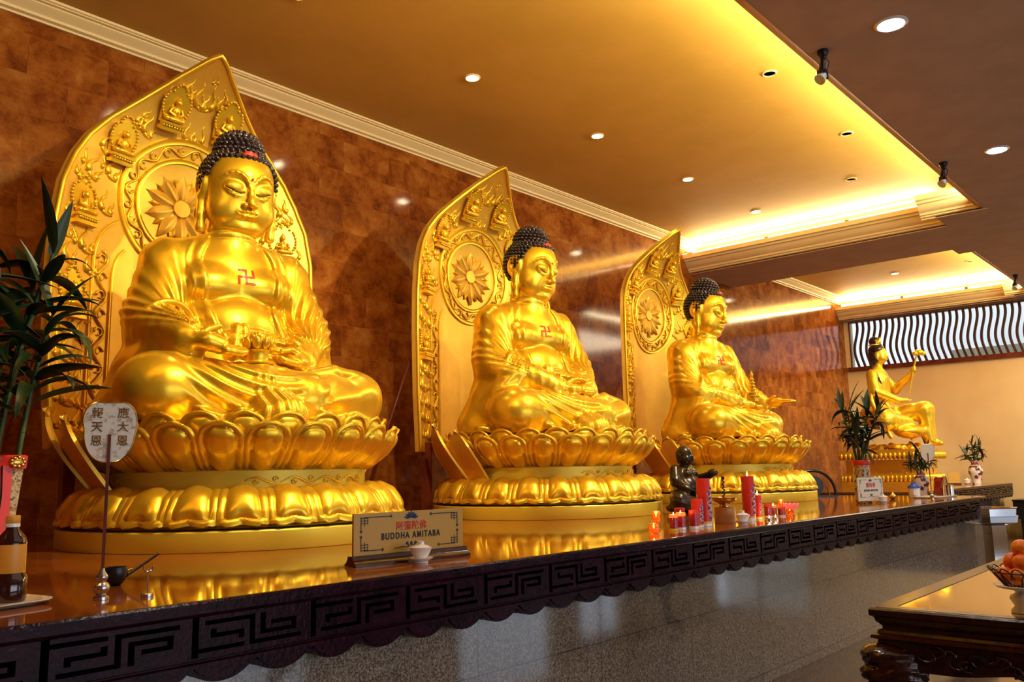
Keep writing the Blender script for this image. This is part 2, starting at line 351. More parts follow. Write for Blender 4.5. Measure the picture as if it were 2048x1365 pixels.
# fluorescent tubes on the cove ledges
def tube_light(x, y0, y1, z, label, grp):
    t = thing('fluorescent_tube', label, 'light', (x, (y0+y1)/2, z), group=grp); L = (y1-y0)/2
    MB().tube([(0, -L+.03, 0), (0, L-.03, 0)], .022, 10).build('glass_tube', M['tube'], t)
    for q in (L-.03, -L): MB().tube([(0, q, 0), (0, q+.03, 0)], .026, 8).build('end_cap', M['darkline'], t)
    b = MB(); b.box(-.03, .04, -L, L, -.075, -.024); b.build('batten', M['plaster'], t, 0)
    return t
ys = [6.22, 5.0, 3.85, 2.75]
nm = ['nearest the marble wall', 'in the middle of the run', 'at the front end of the run']
for i in range(3):
    tube_light(11.26, ys[i+1], ys[i], ZS+.295, 'lit fluorescent tube on the near ceiling beam, '+nm[i], 'fluorescent tubes in the ceiling coves')
    tube_light(17.30, ys[i+1]+.3*(i == 2), ys[i], ZS+.295, 'lit fluorescent tube above the slatted window, '+nm[i], 'fluorescent tubes in the ceiling coves')
area_y('cove_light', (11.33, 4.5, ZS+.33), (-.45, 0, 1), 3.5, .05, 85, WARM2)
area_y('cove_light', (17.36, 4.5, ZS+.33), (-.45, 0, 1), 3.3, .05, 80, WARM2)

# slatted window of the right wall
b = MB(); b.box(X1-.05, X1+.02, WY0, 6.26, WZ0-.085, WZ0); b.box(X1-.03, X1+.02, WY0, WY1, WZ1-.02, WZ1)
b.box(X1-.03, X1+.02, WY1-.02, WY1, WZ0, WZ1)
wf = struct(b.build('window_1', M['redwood'], None, 0))
MB().box(X1+.10, X1+.105, WY0, WY1, WZ0, WZ1).build('window_pane', M['glass'], wf, 0)
n = 0; y = WY1-.12
def slat_mb():
    vs = []; K = 18; b = MB()
    for i in range(K+1):
        t = i/K; z = (WZ1-WZ0)*t; dy = .045*math.sin((t-.1)*2*PI*.95)
        for dx, d in ((-.02, -.022), (.02, -.022), (.02, .022), (-.02, .022)): vs.append((dx, dy+d, z))
    fs = [(0,1,2,3)[::-1], tuple(K*4+k for k in range(4))]
    for i in range(K):
        for k in range(4): fs.append((i*4+k, i*4+(k+1) % 4, (i+1)*4+(k+1) % 4, (i+1)*4+k))
    b.add(vs, fs); return b
s0 = slat_mb().build('wavy_slat', M['slat'], wf, 30, loc=(X1+.02, y, WZ0))
while y > WY0+.1:
    y -= .118; c = s0.copy(); C.objects.link(c); c.location = (X1+.02, y, WZ0)
b = MB(); b.box(X1-.02, X1, WY1, YB, WZ0, 4.27); struct(b.build('trim_7', M['plaster'], None, 0))
o = MB().box(20.5, 20.7, -6, 12, 0, 7).build('neighbouring_wall', M['outside'], None, 0); tag(o, 'pale outside wall seen through the slatted window', 'wall')
b = MB(); b.box(18.9, 20.48, -5, 4.6, 3.1, 3.62); o = b.build('concrete_ledge', mat('weathered_render', (.42,.44,.36), .8), None, 0); tag(o, 'grey green ledge outside behind the slatted window', 'ledge')
t = thing('ledge_railing', 'thin olive metal railing outside the slatted window', 'railing', (19.0, 0, 3.621))
b = MB(); b.tube([(0, -4.8, .16), (0, 3.2, .16)], .012, 6); b.tube([(0, -4.8, .30), (0, 3.2, .30)], .012, 6); b.build('rail', M['olive'], t)
for k in range(9): MB().tube([(0, -4.8+k, .001), (0, -4.8+k, .34)], .014, 6).build('post', M['olive'], t)
s = MB().box(-40, 60, -40, 60, -.2, -.12).build('ground', M['outside'], None, 0); struct(s)

# ------------------------------------------------------------------ lamps in the ceilings
def downlight(x, y, z, r, kind, label, grp):
    t = thing('downlight', label, 'light', (x, y, z), group=grp)
    MB().lathe([(r*1.28, -.001), (r*1.28, -.006), (r*1.1, -.014), (r, -.012), (r*.96, -.001)], 28, cap=False).build('trim_ring', M['white'] if kind == 'white' else M['plaster'], t)
    if kind == 'off': MB().lathe([(0, -.004), (r, -.004)], 24).build('lamp_face', M['darkline'], t)
    else: MB().lathe([(0, -.006), (r*.96, -.006)], 24).build('lamp_face', M['bulb_white'] if kind == 'white' else M['bulb_warm'], t)
    return t
for i, (x, y) in enumerate([(3.2, 4.8), (5.0, 4.8), (6.83, 4.78), (8.67, 4.78), (10.47, 4.78)]):
    downlight(x, y, ZT, .055, 'warm', 'small lit downlight in the yellow tray ceiling, '+['at the top edge of the picture', 'nearest of those in full view', 'middle one of the row', 'next beyond the middle one', 'farthest, before the beam'][i], 'lit downlights of the near tray')
    spot('downlight_beam', (x, y, ZT-.03), (x, y+.3, 0), 14, WARM2, 100, .8)
downlight(15.8, 4.65, ZT, .055, 'warm', 'small lit recessed downlight in the far ceiling tray', None); spot('downlight_beam', (15.8, 4.65, ZT-.03), (15.8, 4.75, 0), 70, WARM2, 110, .8)
for (x, y), l in zip([(6.75, 2.86), (8.61, 2.87), (10.08, 3.36), (15.8, 3.43)], ['nearest of the three unlit ones of the near tray', 'middle one of the three unlit ones', 'close to the lit cove of the beam', 'in the far ceiling tray']):
    downlight(x, y, ZT, .052, 'off', 'unlit recessed eyeball downlight, '+l, 'unlit downlights')
for (x, y), l in zip([(5.71, 1.54), (8.85, 1.57)], ['nearer and larger of the two', 'farther and smaller of the two']):
    downlight(x, y, ZS, .085, 'white', 'bright white round downlight in the brown soffit, '+l, 'white soffit downlights')
    spot('downlight_beam', (x, y, ZS-.03), (x, y, 0), 120, (.95,.95,1), 100, .7)
for x_ in (-.5, 2.6): spot('downlight_beam', (x_, 1.5, ZS-.03), (x_, 1.6, 0), 80, (1,.92,.82), 84, .5)  # two extra beams without fittings, added to brighten tablet and counter front
def spotlight(x, y, label):
    t = thing('ceiling_spotlight', label, 'spotlight', (x, y, ZS), group='black spotlights under the soffit')
    b = MB(); b.lathe([(.045, 0), (.045, -.03), (.03, -.05)], 20); b.ball((0, .0, -.055), .03); b.build('mount', M['black'], t)
    b = MB(); b.tube([(0, 0, -.06), (.02, .02, -.13), (.035, .03, -.17)], [.018, .026, .036], 10); b.box(-.005, .075, -.005, .06, -.225, -.16); b.lathe([(.001, 0), (.04, 0), (.046, .03), (.04, .06), (.001, .06)], 16, (.045, .03, -.22)); b.build('bracket', M['black'], t)
    MB().tube([(.03, -.01, -.05), (.08, -.02, -.08), (.09, 0, -.13), (.06, .03, -.17)], .006, 6).build('cable', M['black'], t)
    t.scale = (.86,)*3
    d = Vector((-.45, .25, -.5)).normalized(); b = MB()
    b.lathe([(.001, 0), (.022, .0), (.036, .03), (.05, .075), (.046, .075), (.001, .06)], 10)
    q = d.to_track_quat('Z', 'Y').to_matrix().to_4x4(); q.translation = Vector((.0, .0, -.215)); b.xf(q)
    b.build('glass_shade', M['glass_shade'], t, 20)
    return t
for (x, y), l in zip([(5.76, 2.03), (8.87, 2.05), (15.19, 2.66)], ['black adjustable spotlight with glass shade, nearest one on the soffit edge', 'black adjustable spotlight with glass shade, between the white downlight and the beam end', 'black adjustable spotlight with glass shade at the right frame edge, by the far tray']):
    spotlight(x, y, l)

# ------------------------------------------------------------------ the long altar counter
CZ, CY, CX1 = .95, 2.38, 10.63
alt = thing('altar_counter', 'long granite altar counter with polished brown top carrying the seated golden statues', 'altar', (0, CY, 0))
MB().box(X0+.01, CX1, 0, YB-CY-.012, CZ-.022, CZ).build('countertop', M['counter'], alt, 0, bevel=.004)
MB().box(X0+.01, CX1-.05, .05, YB-CY-.012, .001, CZ-.022).build('granite_front', M['granite'], alt, 0)
def fret_unit():
    W, H = 22, 9; g = np.ones((W, H), bool)
    def ln(x0, y0, x1, y1): g[min(x0, x1):max(x0, x1)+1, min(y0, y1):max(y0, y1)+1] = False
    ln(0, 0, 0, 8); ln(0, 7, 8, 7); ln(3, 4, 8, 4); ln(8, 4, 8, 5); ln(3, 3, 3, 4)
    ln(2, 1, 10, 1); ln(10, 1, 10, 7); ln(10, 7, 19, 7)
    ln(12, 1, 12, 5); ln(12, 5, 18, 5); ln(18, 3, 18, 5); ln(14, 3, 18, 3)
    return g
def frieze(x0, nunit, per, zb, zt, depth=.019):
    g = fret_unit(); W, H = g.shape; xs = np.cumsum(np.r_[0, [(1.15 if i in (0,) else 1) for i in range(W)]]); xs = xs/xs[-1]*per
    zs = np.linspace(zb, zt, H+1); mb = MB()
    for k in range(nunit):
        gg = g if k % 2 == 0 else g[:, ::-1]; gg = gg.copy(); gg[0, :] = False
        for i in range(W):
            j = 0
            while j < H:
                r_ = gg[i, j]; j2 = j
                while j2 < H and gg[i, j2] == r_: j2 += 1
                y = -depth if r_ else 0; a, c_ = x0+k*per+xs[i], x0+k*per+xs[i+1]
                mb.add([(a, y, zs[j]), (c_, y, zs[j]), (c_, y, zs[j2]), (a, y, zs[j2])], [(0,1,2,3)])
                if r_:
                    if j > 0: mb.add([(a, y, zs[j]), (c_, y, zs[j]), (c_, 0, zs[j]), (a, 0, zs[j])], [(3,2,1,0)])
                    if j2 < H: mb.add([(a, y, zs[j2]), (c_, y, zs[j2]), (c_, 0, zs[j2]), (a, 0, zs[j2])], [(0,1,2,3)])
                j = j2
            for j in range(H):
                l_ = gg[i-1, j] if i > 0 else True
                if l_ != gg[i, j] : a = x0+k*per+xs[i]; mb.add([(a, -depth, zs[j]), (a, 0, zs[j]), (a, 0, zs[j+1]), (a, -depth, zs[j+1])], [(0,1,2,3)])
    return mb
def carved_edge(par, x0, nunit, per, x_end):
    """carved lacquer edge: top lip, fret band, lower bead, scallops"""
    b = frieze(x0, nunit, per, .790, .905); xs, xe = x0, x0+nunit*per
    b.add([(xs, 0.0, .7), (xe, 0.0, .7), (xe, .0, .71), (xs, 0, .71)], [(0,1,2,3)]) if False else None
    b.box(xs, xe, .0, .05, .765, CZ-.022)
    PR = [(-.004, .905), (-.016, .905), (-.022, .915), (-.022, .944), (-.016, .9505), (.0, .9505), (.0, .905)]
    n = len(PR); b.add([(xs, a, z) for a, z in PR]+[(xe, a, z) for a, z in PR], [tuple(range(n)), tuple(range(2*n-1, n-1, -1))]+[(i, i+n, (i+1) % n+n, (i+1) % n) for i in range(n)])
    PR = [(-.0, .790), (-.016, .790), (-.016, .784), (-.007, .780), (-.007, .776), (-.02, .772), (-.02, .762), (.0, .757)]
    n = len(PR); b.add([(xs, a, z) for a, z in PR]+[(xe, a, z) for a, z in PR], [tuple(range(n)), tuple(range(2*n-1, n-1, -1))]+[(i, i+n, (i+1) % n+n, (i+1) % n) for i in range(n)])
    o = b.build('carved_frieze', M['lacquer'], par, 25)
    b = MB(); p2 = per/2; K = 12
    for k in range(nunit*2):
        xa = x0+k*p2
        for s_, dz, yy in ((1, 0, -.010), (.84, .010, -.016)):
            top = [(xa+p2*(.5+(t/K-.5)*s_), .765) for t in range(K+1)]
            bot = [(xa+p2*(.5+(t/K-.5)*s_), .752-dz*-.3-.040*s_*max(0, 1-abs(2*t/K-1)**2.2)) for t in range(K+1)]
            vs = [(x, yy, z) for x, z in top+bot]+[(x, .03, z) for x, z in top+bot]; m = K+1
            fs = [(i, i+1, m+i+1, m+i) for i in range(K)]+[(m+i, m+i+1, 3*m+i+1, 3*m+i) for i in range(K)]+[(0, m, 3*m, 2*m), (m-1, 3*m-1, 4*m-1, 2*m-1)]
            b.add(vs, fs)
    b.build('scalloped_edge', M['lacquer'], par, 25)
carved_edge(alt, .845-.411*4, 27, .411, CX1)
al2 = thing('altar_counter', 'farther carved altar counter before the cream wall, under the seated figure holding a sceptre', 'altar', (0, 3.46, 0))
MB().box(11.9, 17.3, 0, YB-3.475, CZ-.022, CZ).build('countertop', M['counter'], al2, 0)
MB().box(11.95, 17.2, .12, YB-3.47, 0, CZ-.022).build('granite_front', M['granite'], al2, 0)
carved_edge(al2, 11.95, 13, .411, 17.3)
# ------------------------------------------------------------------ sculpting with distance fields
def smin(a, b, k): h = np.clip(.5+.5*(b-a)/k, 0, 1); return b*(1-h)+a*h-k*h*(1-h)
def smax(a, b, k): return -smin(-a, -b, k)
def sst(x): x = np.clip(x, 0, 1); return x*x*(3-2*x)
def ell(x, y, z, c, r):
    px, py, pz = (x-c[0])/r[0], (y-c[1])/r[1], (z-c[2])/r[2]
    k0 = np.sqrt(px*px+py*py+pz*pz); k1 = np.sqrt((px/r[0])**2+(py/r[1])**2+(pz/r[2])**2)+1e-9
    return k0*(k0-1)/k1
def cap(x, y, z, a, b, ra, rb=None):
    rb = ra if rb is None else rb
    ax, ay, az = a; bx, by, bz = b[0]-ax, b[1]-ay, b[2]-az; L = bx*bx+by*by+bz*bz
    t = np.clip(((x-ax)*bx+(y-ay)*by+(z-az)*bz)/L, 0, 1)
    return np.sqrt((x-ax-bx*t)**2+(y-ay-by*t)**2+(z-az-bz*t)**2)-(ra+(rb-ra)*t)
def chain(x, y, z, pts, rs, k=.01):
    d = None
    for i in range(len(pts)-1):
        c = cap(x, y, z, pts[i], pts[i+1], rs[i], rs[i+1]); d = c if d is None else smin(d, c, k)
    return d
def ridge(u, p=1.6): return (.5+.5*np.cos(2*PI*u))**p
def isosurface(fn, lo, hi, h, name, mat, parent, smooth=180):
    """surface nets on a sparse-evaluated grid"""
    lo = np.array(lo, float); hi = np.array(hi, float); q = 4
    n = (np.ceil((hi-lo)/h/q).astype(int))*q+1
    ax = [lo[i]+h*np.arange(n[i]) for i in range(3)]
    cx = [a[::q] for a in ax]; X, Y, Z = np.meshgrid(*cx, indexing='ij')
    D = fn(X.ravel(), Y.ravel(), Z.ravel()).reshape(X.shape)
    near = np.abs(D) < h*q*2.0
    for _ in range(1):
        nn = near.copy()
        for a in range(3):
            s1 = [slice(None)]*3; s2 = [slice(None)]*3; s1[a] = slice(1, None); s2[a] = slice(None, -1)
            nn[tuple(s1)] |= near[tuple(s2)]; nn[tuple(s2)] |= near[tuple(s1)]
        near = nn
    def up(A): return np.repeat(np.repeat(np.repeat(A, q, 0), q, 1), q, 2)
    off = q//2
    big = up(D)[off:off+n[0], off:off+n[1], off:off+n[2]]; msk = up(near)[off:off+n[0], off:off+n[1], off:off+n[2]]
    pad = [(0, n[i]-big.shape[i]) for i in range(3)]
    big = np.pad(big, pad, mode='edge').astype(np.float32); msk = np.pad(msk, pad, mode='edge')
    I = np.argwhere(msk); P = lo+I*h; v = np.empty(len(P), np.float32)
    for s in range(0, len(P), 400000):
        e = s+400000; v[s:e] = fn(P[s:e, 0], P[s:e, 1], P[s:e, 2])
    big[msk] = v
    ins = big < 0; c = ins[:-1, :-1, :-1].astype(np.int8)
    for dx in (0, 1):
        for dy in (0, 1):
            for dz in (0, 1):
                if dx+dy+dz: c = c+ins[dx:n[0]-1+dx, dy:n[1]-1+dy, dz:n[2]-1+dz]
    act = (c > 0) & (c < 8); idx = np.full(act.shape, -1, np.int64); A = np.argwhere(act); idx[act] = np.arange(len(A))
    acc = np.zeros((len(A), 3)); cnt = np.zeros(len(A))
    cor = [(dx, dy, dz) for dx in (0, 1) for dy in (0, 1) for dz in (0, 1)]
    for p in cor:
        for a in range(3):
            if p[a]: continue
            r_ = list(p); r_[a] = 1
            va = big[A[:, 0]+p[0], A[:, 1]+p[1], A[:, 2]+p[2]]; vb = big[A[:, 0]+r_[0], A[:, 1]+r_[1], A[:, 2]+r_[2]]
            m_ = (va < 0) != (vb < 0); t = np.where(m_, va/(va-vb+1e-20), 0)
            pt = np.tile(np.array(p, float), (len(A), 1)); pt[:, a] = t
            acc[m_] += pt[m_]; cnt[m_] += 1
    V = lo+(A+acc/cnt[:, None])*h; F = []
    for a in range(3):
        b_, c_ = (a+1) % 3, (a+2) % 3
        s1 = [slice(None)]*3; s2 = [slice(None)]*3; s1[a] = slice(0, -1); s2[a] = slice(1, None)
        e = ins[tuple(s1)] != ins[tuple(s2)]; E = np.argwhere(e)
        E = E[(E[:, b_] > 0) & (E[:, c_] > 0) & (E[:, b_] < n[b_]-1) & (E[:, c_] < n[c_]-1)]
        def g(db, dc):
            T = E.copy(); T[:, b_] += db; T[:, c_] += dc; return idx[T[:, 0], T[:, 1], T[:, 2]]
        Q = np.stack([g(-1, -1), g(0, -1), g(0, 0), g(-1, 0)], 1)
        fl = ins[E[:, 0], E[:, 1], E[:, 2]]; Q[~fl] = Q[~fl][:, ::-1]; F.append(Q)
    F = np.concatenate(F); F = F[(F >= 0).all(1)]
    me = bpy.data.meshes.new(name); me.vertices.add(len(V)); me.vertices.foreach_set('co', V.ravel())
    me.loops.add(F.size); me.loops.foreach_set('vertex_index', F.ravel().astype(np.int32))
    me.polygons.add(len(F)); me.polygons.foreach_set('loop_start', np.arange(0, F.size, 4, dtype=np.int32)); me.polygons.foreach_set('loop_total', np.full(len(F), 4, np.int32))
    me.update(calc_edges=True); me.validate(); me.materials.append(mat)
    return link(name, me, parent, smooth, fix=False)

# --- the seated figure.  local frame: x to the figure's left, -y to the front, z above the hall floor
HC = (0, .12, 3.10)
TW = R(9); TWH = [R(9)]
def twist(x, y, k):
    a = TW*k; c_, s_ = np.cos(a), np.sin(a); yy = y-.16
    return c_*x-s_*yy, s_*x+c_*yy+.16
def untwist(p):
    x, y, z = p; yy = y-.16; c_, s_ = math.cos(TWH[0]), math.sin(TWH[0]); return (c_*x+s_*yy, -s_*x+c_*yy+.16, z)
def head_to_world(p):
    x, y, z = p; tl = R(-8); y0, z0 = y-HC[1]-.04, z-HC[2]+.12
    dy = y0*math.cos(tl)+z0*math.sin(tl); dz = -y0*math.sin(tl)+z0*math.cos(tl)
    return untwist((x, dy+HC[1]+.04, dz+HC[2]-.12))
BROW = [(.015, -.206, .035), (.021, -.206, .062), (.038, -.203, .088), (.062, -.197, .108), (.092, -.187, .118), (.122, -.170, .114), (.148, -.148, .098), (.168, -.125, .075)]
EYE = [(.036, -.184, -.002), (.060, -.187, -.006), (.088, -.189, -.003), (.115, -.183, .006), (.146, -.163, .020)]
def head_df(X, Y, Z):
    X, Y = twist(X, Y, TWH[0]/TW)
    tl = R(-8); dy, dz = Y-HC[1]-.04, Z-HC[2]+.12
    y = (dy*math.cos(tl)-dz*math.sin(tl)); z = (dy*math.sin(tl)+dz*math.cos(tl))-.12; y = y+.04
    x = X; ax_ = np.abs(x)
    d = ell(x, y, z, (0, .02, .08), (.218, .225, .235))
    d = smin(d, ell(x, y, z, (0, -.005, -.05), (.208, .178, .205)), .05)
    d = smin(d, ell(ax_, y, z, (.092, -.055, -.115), (.118, .112, .115)), .05)
    d = smin(d, ell(x, y, z, (0, -.115, -.205), (.062, .05, .042)), .045)
    d = smin(d, ell(x, y, z, (0, -.030, -.215), (.160, .140, .062)), .03)
    # eye sockets, lids and slits
    d = smax(d, -ell(ax_, y, z, (.088, -.216, .040), (.078, .042, .052)), .03)
    d = smin(d, ell(ax_, y, z, (.088, -.153, .028), (.064, .040, .044)), .014)
    s_ = chain(ax_, y, z, EYE, [.0045, .007, .007, .0065, .003], .004)
    d = smax(d, -s_, .003)
    d = smin(d, chain(ax_, y, z, [(.045, -.176, -.022), (.088, -.180, -.026), (.128, -.160, -.010)], [.005, .008, .005], .01), .012)
    # brows running into the nose
    d = smin(d, chain(ax_, y, z, BROW, [.006, .007, .008, .008, .008, .007, .006, .003], .012), .012)
    d = smin(d, chain(x, y, z, [(0, -.198, .06), (0, -.206, .0), (0, -.222, -.052), (0, -.232, -.076)], [.013, .014, .019, .023], .02), .014)
    d = smin(d, ell(ax_, y, z, (.031, -.204, -.082), (.021, .024, .017)), .009)
    d = smax(d, -ell(ax_, y, z, (.014, -.222, -.104), (.008, .012, .008)), .005)
    # mouth
    z = z-.012
    d = smin(d, ell(x, y, z, (0, -.165, -.142), (.066, .030, .036)), .025)
    d = smin(d, chain(ax_, y, z, [(0, -.196, -.134), (.014, -.199, -.130), (.036, -.187, -.136), (.056, -.170, -.138)], [.009, .010, .008, .004], .006), .006)
    d = smin(d, chain(ax_, y, z, [(0, -.192, -.160), (.028, -.184, -.157), (.05, -.170, -.146)], [.012, .010, .004], .01), .006)
    d = smax(d, -chain(ax_, y, z, [(0, -.210, -.147), (.03, -.200, -.147), (.062, -.172, -.138)], [.005, .005, .004], .004), .005)
    d = smax(d, -ell(x, y, z, (0, -.194, -.183), (.03, .014, .010)), .012)
    z = z+.012
    # ears with long lobes
    e = ell(ax_, y, z, (.222, .048, .035), (.036, .078, .104))
    e = smin(e, chain(ax_, y, z, [(.222, .03, -.04), (.232, .015, -.15), (.228, .005, -.235)], [.034, .030, .033], .03), .02)
    e = smax(e, -ell(ax_, y, z, (.258, .035, .04), (.024, .038, .062)), .012)
    e = smax(e, -cap(ax_, y, z, (.266, .02, -.07), (.268, .005, -.20), .012), .01)
    e = smin(e, ell(ax_, y, z, (.222, .0, .0), (.018, .018, .024)), .01)
    return smin(d, e, .015)
def body_df(arms, hands):
    def f(x, y, z):
        x0_, y0_ = x, y; kt = sst((z-2.05)/.3); x, y = twist(x, y, kt)
        ax_ = np.abs(x)
        # torso
        x = x+.03*kt; ax_ = np.abs(x)
        t = ell(x, y, z, (0, .17, 2.50), (.355, .225, .34))
        t = smin(t, ell(ax_, y, z, (.150, .030, 2.480), (.18, .115, .120)), .035)
        belly = ell(x, y, z, (0, .11, 2.20), (.34, .25, .27))
        t = smin(t, belly, .02)
        t = smin(t, ell(x, y, z, (0, .17, 1.88), (.50, .36, .30)), .12)
        t = smin(t, cap(x, y, z, (0, .16, 2.66), (0, .14, 2.92), .165, .150), .03)
        t = smin(t, cap(ax_, y, z, (0, .19, 2.74), (.36, .18, 2.62), .11, .135), .06)
        # neck creases
        t = t+.007*np.exp(-((z-2.835)/.008)**2)+.007*np.exp(-((z-2.79)/.008)**2)
        # upper arms and sleeves
        a = cap(ax_, y, z, (.375, .18, 2.58), (.47, .08, 2.24), .145, .155)
        t = smin(t, a, .05)
        for s, (el, wr, r0, r1) in zip((-1, 1), arms):
            t = smin(t, cap(x, y, z, el, wr, r0, r1), .06)
        # cloth hanging from the elbows to the seat
        xs_ = x*np.where(x > 0, 1.10, -1.0)
        dr = cap(xs_, y, z, (.48, .12, 2.20), (.60, .20, 1.70), .13, .20)
        dr = smin(dr, cap(xs_, y, z, (.50, -.02, 2.10), (.56, .02, 1.80), .13, .19), .06)
        thd = np.arctan2(xs_-.30, 2.34-z); dr = dr-.012*(ridge(thd*4.6+.1, 1.2)-.3)*sst((2.16-z)/.1)
        t = smin(t, dr, .07)
        # the open neckline of the robe
        w = .185+.05*np.clip((z-2.3)/.4, 0, 1)-.085*sst((z-2.60)/.22)
        skin = (y < .13) & (z > 2.16)
        m = np.where(skin, sst((ax_-w)/.014), 1.); 
        up_ = sst((z-2.02)/.14)*(1-sst((z-2.74)/.10))
        sash = sst((2.205-.9*x*x*1.2-z)/.012)*(y < .2)*(ax_ < w+.02)*sst((z-1.8)/.1)
        t = t-.020*m*up_-.016*sash*(z > 1.95)+.0*t
        us = (z+.35*x*x)/.052; t = t-.010*ridge(us)*sash*sst((2.20-z)/.02)
        # robe edge band, then long folds fanning from the bend of the arm up over the shoulder
        s1 = m*up_*(y < .22)
        t = t-.007*ridge((ax_-w-.034)/.068, 1.0)*s1*(1-sst((ax_-w-.085)/.02))
        fx, fz = ax_-.30, z-1.98; rr_ = np.sqrt(fx*fx+fz*fz)+1e-6; th_ = np.arctan2(fx, fz)
        fm = (1-sst((th_-.80)/.35))*sst((ax_-w-.075)/.03)*sst((rr_-.10)/.12)*sst((z-2.06)/.14)*np.where(z > 2.80, 0, 1)*(1-sst((y-.10)/.16))
        t = t-(.010+.014*sst((.62-rr_)/.4))*(ridge(th_*5.2/(.55+.45*np.clip(rr_, .2, .8)/.8)+.25, 1.3)-.35)*fm
        x, y = x0_, y0_; ax_ = np.abs(x)
        # rolled sleeve edge and the folds over the forearm
        for s, (el, wr, r0, r1) in zip((-1, 1), arms):
            el_, wr_ = np.array(el), np.array(wr); ax3 = (wr_-el_)/np.linalg.norm(wr_-el_)
            q = (x-el[0])*ax3[0]+(y-el[1])*ax3[1]+(z-el[2])*ax3[2]; Ls = np.linalg.norm(wr_-el_)
            px, py, pz = x-el[0]-q*ax3[0], y-el[1]-q*ax3[1], z-el[2]-q*ax3[2]; pr_ = np.sqrt(px*px+py*py+pz*pz)
            roll = np.sqrt((pr_-(r0+.012))**2+(q-.03)**2)-.019
            t = smin(t, np.maximum(roll, 1.99-z), .018)
            t = t-.003*ridge((q+.5*pz)/.09)*sst((r0+.05-pr_)/.03)*sst((q-.08)/.05)*(1-sst((q-Ls+.04)/.03))
        # lap
        L = cap(ax_, y, z, (.22, .12, 1.82), (.655, -.20, 1.79), .20, .195)
        L = smin(L, ell(ax_, y, z, (.64, -.20, 1.79), (.215, .225, .20)), .04)
        sh = cap(x, y, z, (-.62, -.24, 1.78), (.10, -.48, 1.75), .195, .165)
        sh2 = cap(x, y, z, (.64, -.24, 1.76), (-.04, -.44, 1.76), .175, .15)
        ft = chain(x, y, z, [(.22, -.36, 1.90), (.42, -.33, 1.945), (.58, -.30, 1.945)], [.055, .05, .036], .02)
        ul = np.sqrt((x+.06)**2*1.1+(z-2.40+.10*y)**2*1.0)/.074
        L1 = smin(L, sh, .05)-.022*(ridge(ul, 1.2)-.3)*sst((.05-x)/.1)*sst((-.12-y)/.12)*sst((x+.66)/.22)
        th = np.arctan2(z-1.66, x+.06); L2 = smin(L1, sh2, .035)-.019*(ridge(th*3.3+.2, 1.2)-.3)*sst((x-.10)/.10)*sst((-.18-y)/.1)*(1-sst((x-.66)/.18))
        fan = smin(ell(x, y, z, (-.15, -.44, 1.80), (.12, .11, .15)), cap(x, y, z, (-.15, -.45, 1.76), (-.13, -.56, 1.62), .10, .17), .05)
        uf = (x+.15)/(.034+.20*np.clip(1.93-z, .02, 1)*.42); fan = fan-.014*ridge(uf, 1.2)*sst((1.93-z)/.06)
        L2 = smin(L2, fan, .02)
        L2 = smin(L2, ft, .012)
        for i in range(4): L2 = smin(L2, cap(x, y, z, (.60-.008*i, -.33+.028*i, 1.945), (.655-.012*i, -.325+.028*i, 1.935-.004*i), .015, .013), .006)
        t = smin(t, L2, .03)
        # hem rippling over the seat
        ang = np.arctan2(y+.05, x); rr = np.sqrt(x*x*.62+(y+.02)**2)
        hem = np.maximum(np.abs(z-1.645-.018*np.sin(ang*17))-.022, rr-(.62+.03*np.sin(ang*23+1)))
        t = smin(t, hem, .03)
        # knot strips hanging from the sash
        t = smin(t, np.minimum(cap(x, y, z, (-.130, -.135, 2.20), (-.17, -.175, 2.03), .022, .028), cap(x, y, z, (-.09, -.145, 2.20), (-.10, -.185, 2.03), .022, .026)), .02)
        # hands
        for hd in hands:
            pl = ell(x, y, z, hd['palm'], hd['pr']) if 'pr' in hd else None
            pc = chain(x, y, z, hd['palmc'], hd['palmr'], .03)
            d = pc if pl is None else smin(pc, pl, .03)
            for fp in hd['fingers']: d = smin(d, chain(x, y, z, fp, [.023, .021, .019, .015][:len(fp)], .008), .009)
            t = smin(t, d, .012)
        t = np.maximum(t, 1.615-z)
        return t
    return f
def fingers(base, step, dirs, lens, z=0):
    """four fingers: base point of the first, step to the next, list of unit directions per segment"""
    out = []
    for i in range(4):
        p = np.array(base, float)+np.array(step)*i; f = [tuple(p)]
        for d, l in zip(dirs, lens): dd = np.array(d, float); dd /= np.linalg.norm(dd); p = p+dd*l*[.95, 1.06, 1.0, .82][i]; f.append(tuple(p))
        out.append(f)
    return out
AR = {0: [((-.50, .05, 2.18), (-.50, -.26, 2.05), .150, .105), ((.45, .05, 2.18), (.26, -.24, 2.00), .145, .09)],
      1: [((-.50, .05, 2.18), (-.24, -.28, 2.00), .150, .10), ((.45, .05, 2.18), (.24, -.28, 2.00), .145, .10)],
      2: [((-.50, .05, 2.18), (-.20, -.26, 2.02), .150, .09), ((.45, .05, 2.18), (.48, -.30, 2.02), .145, .09)]}
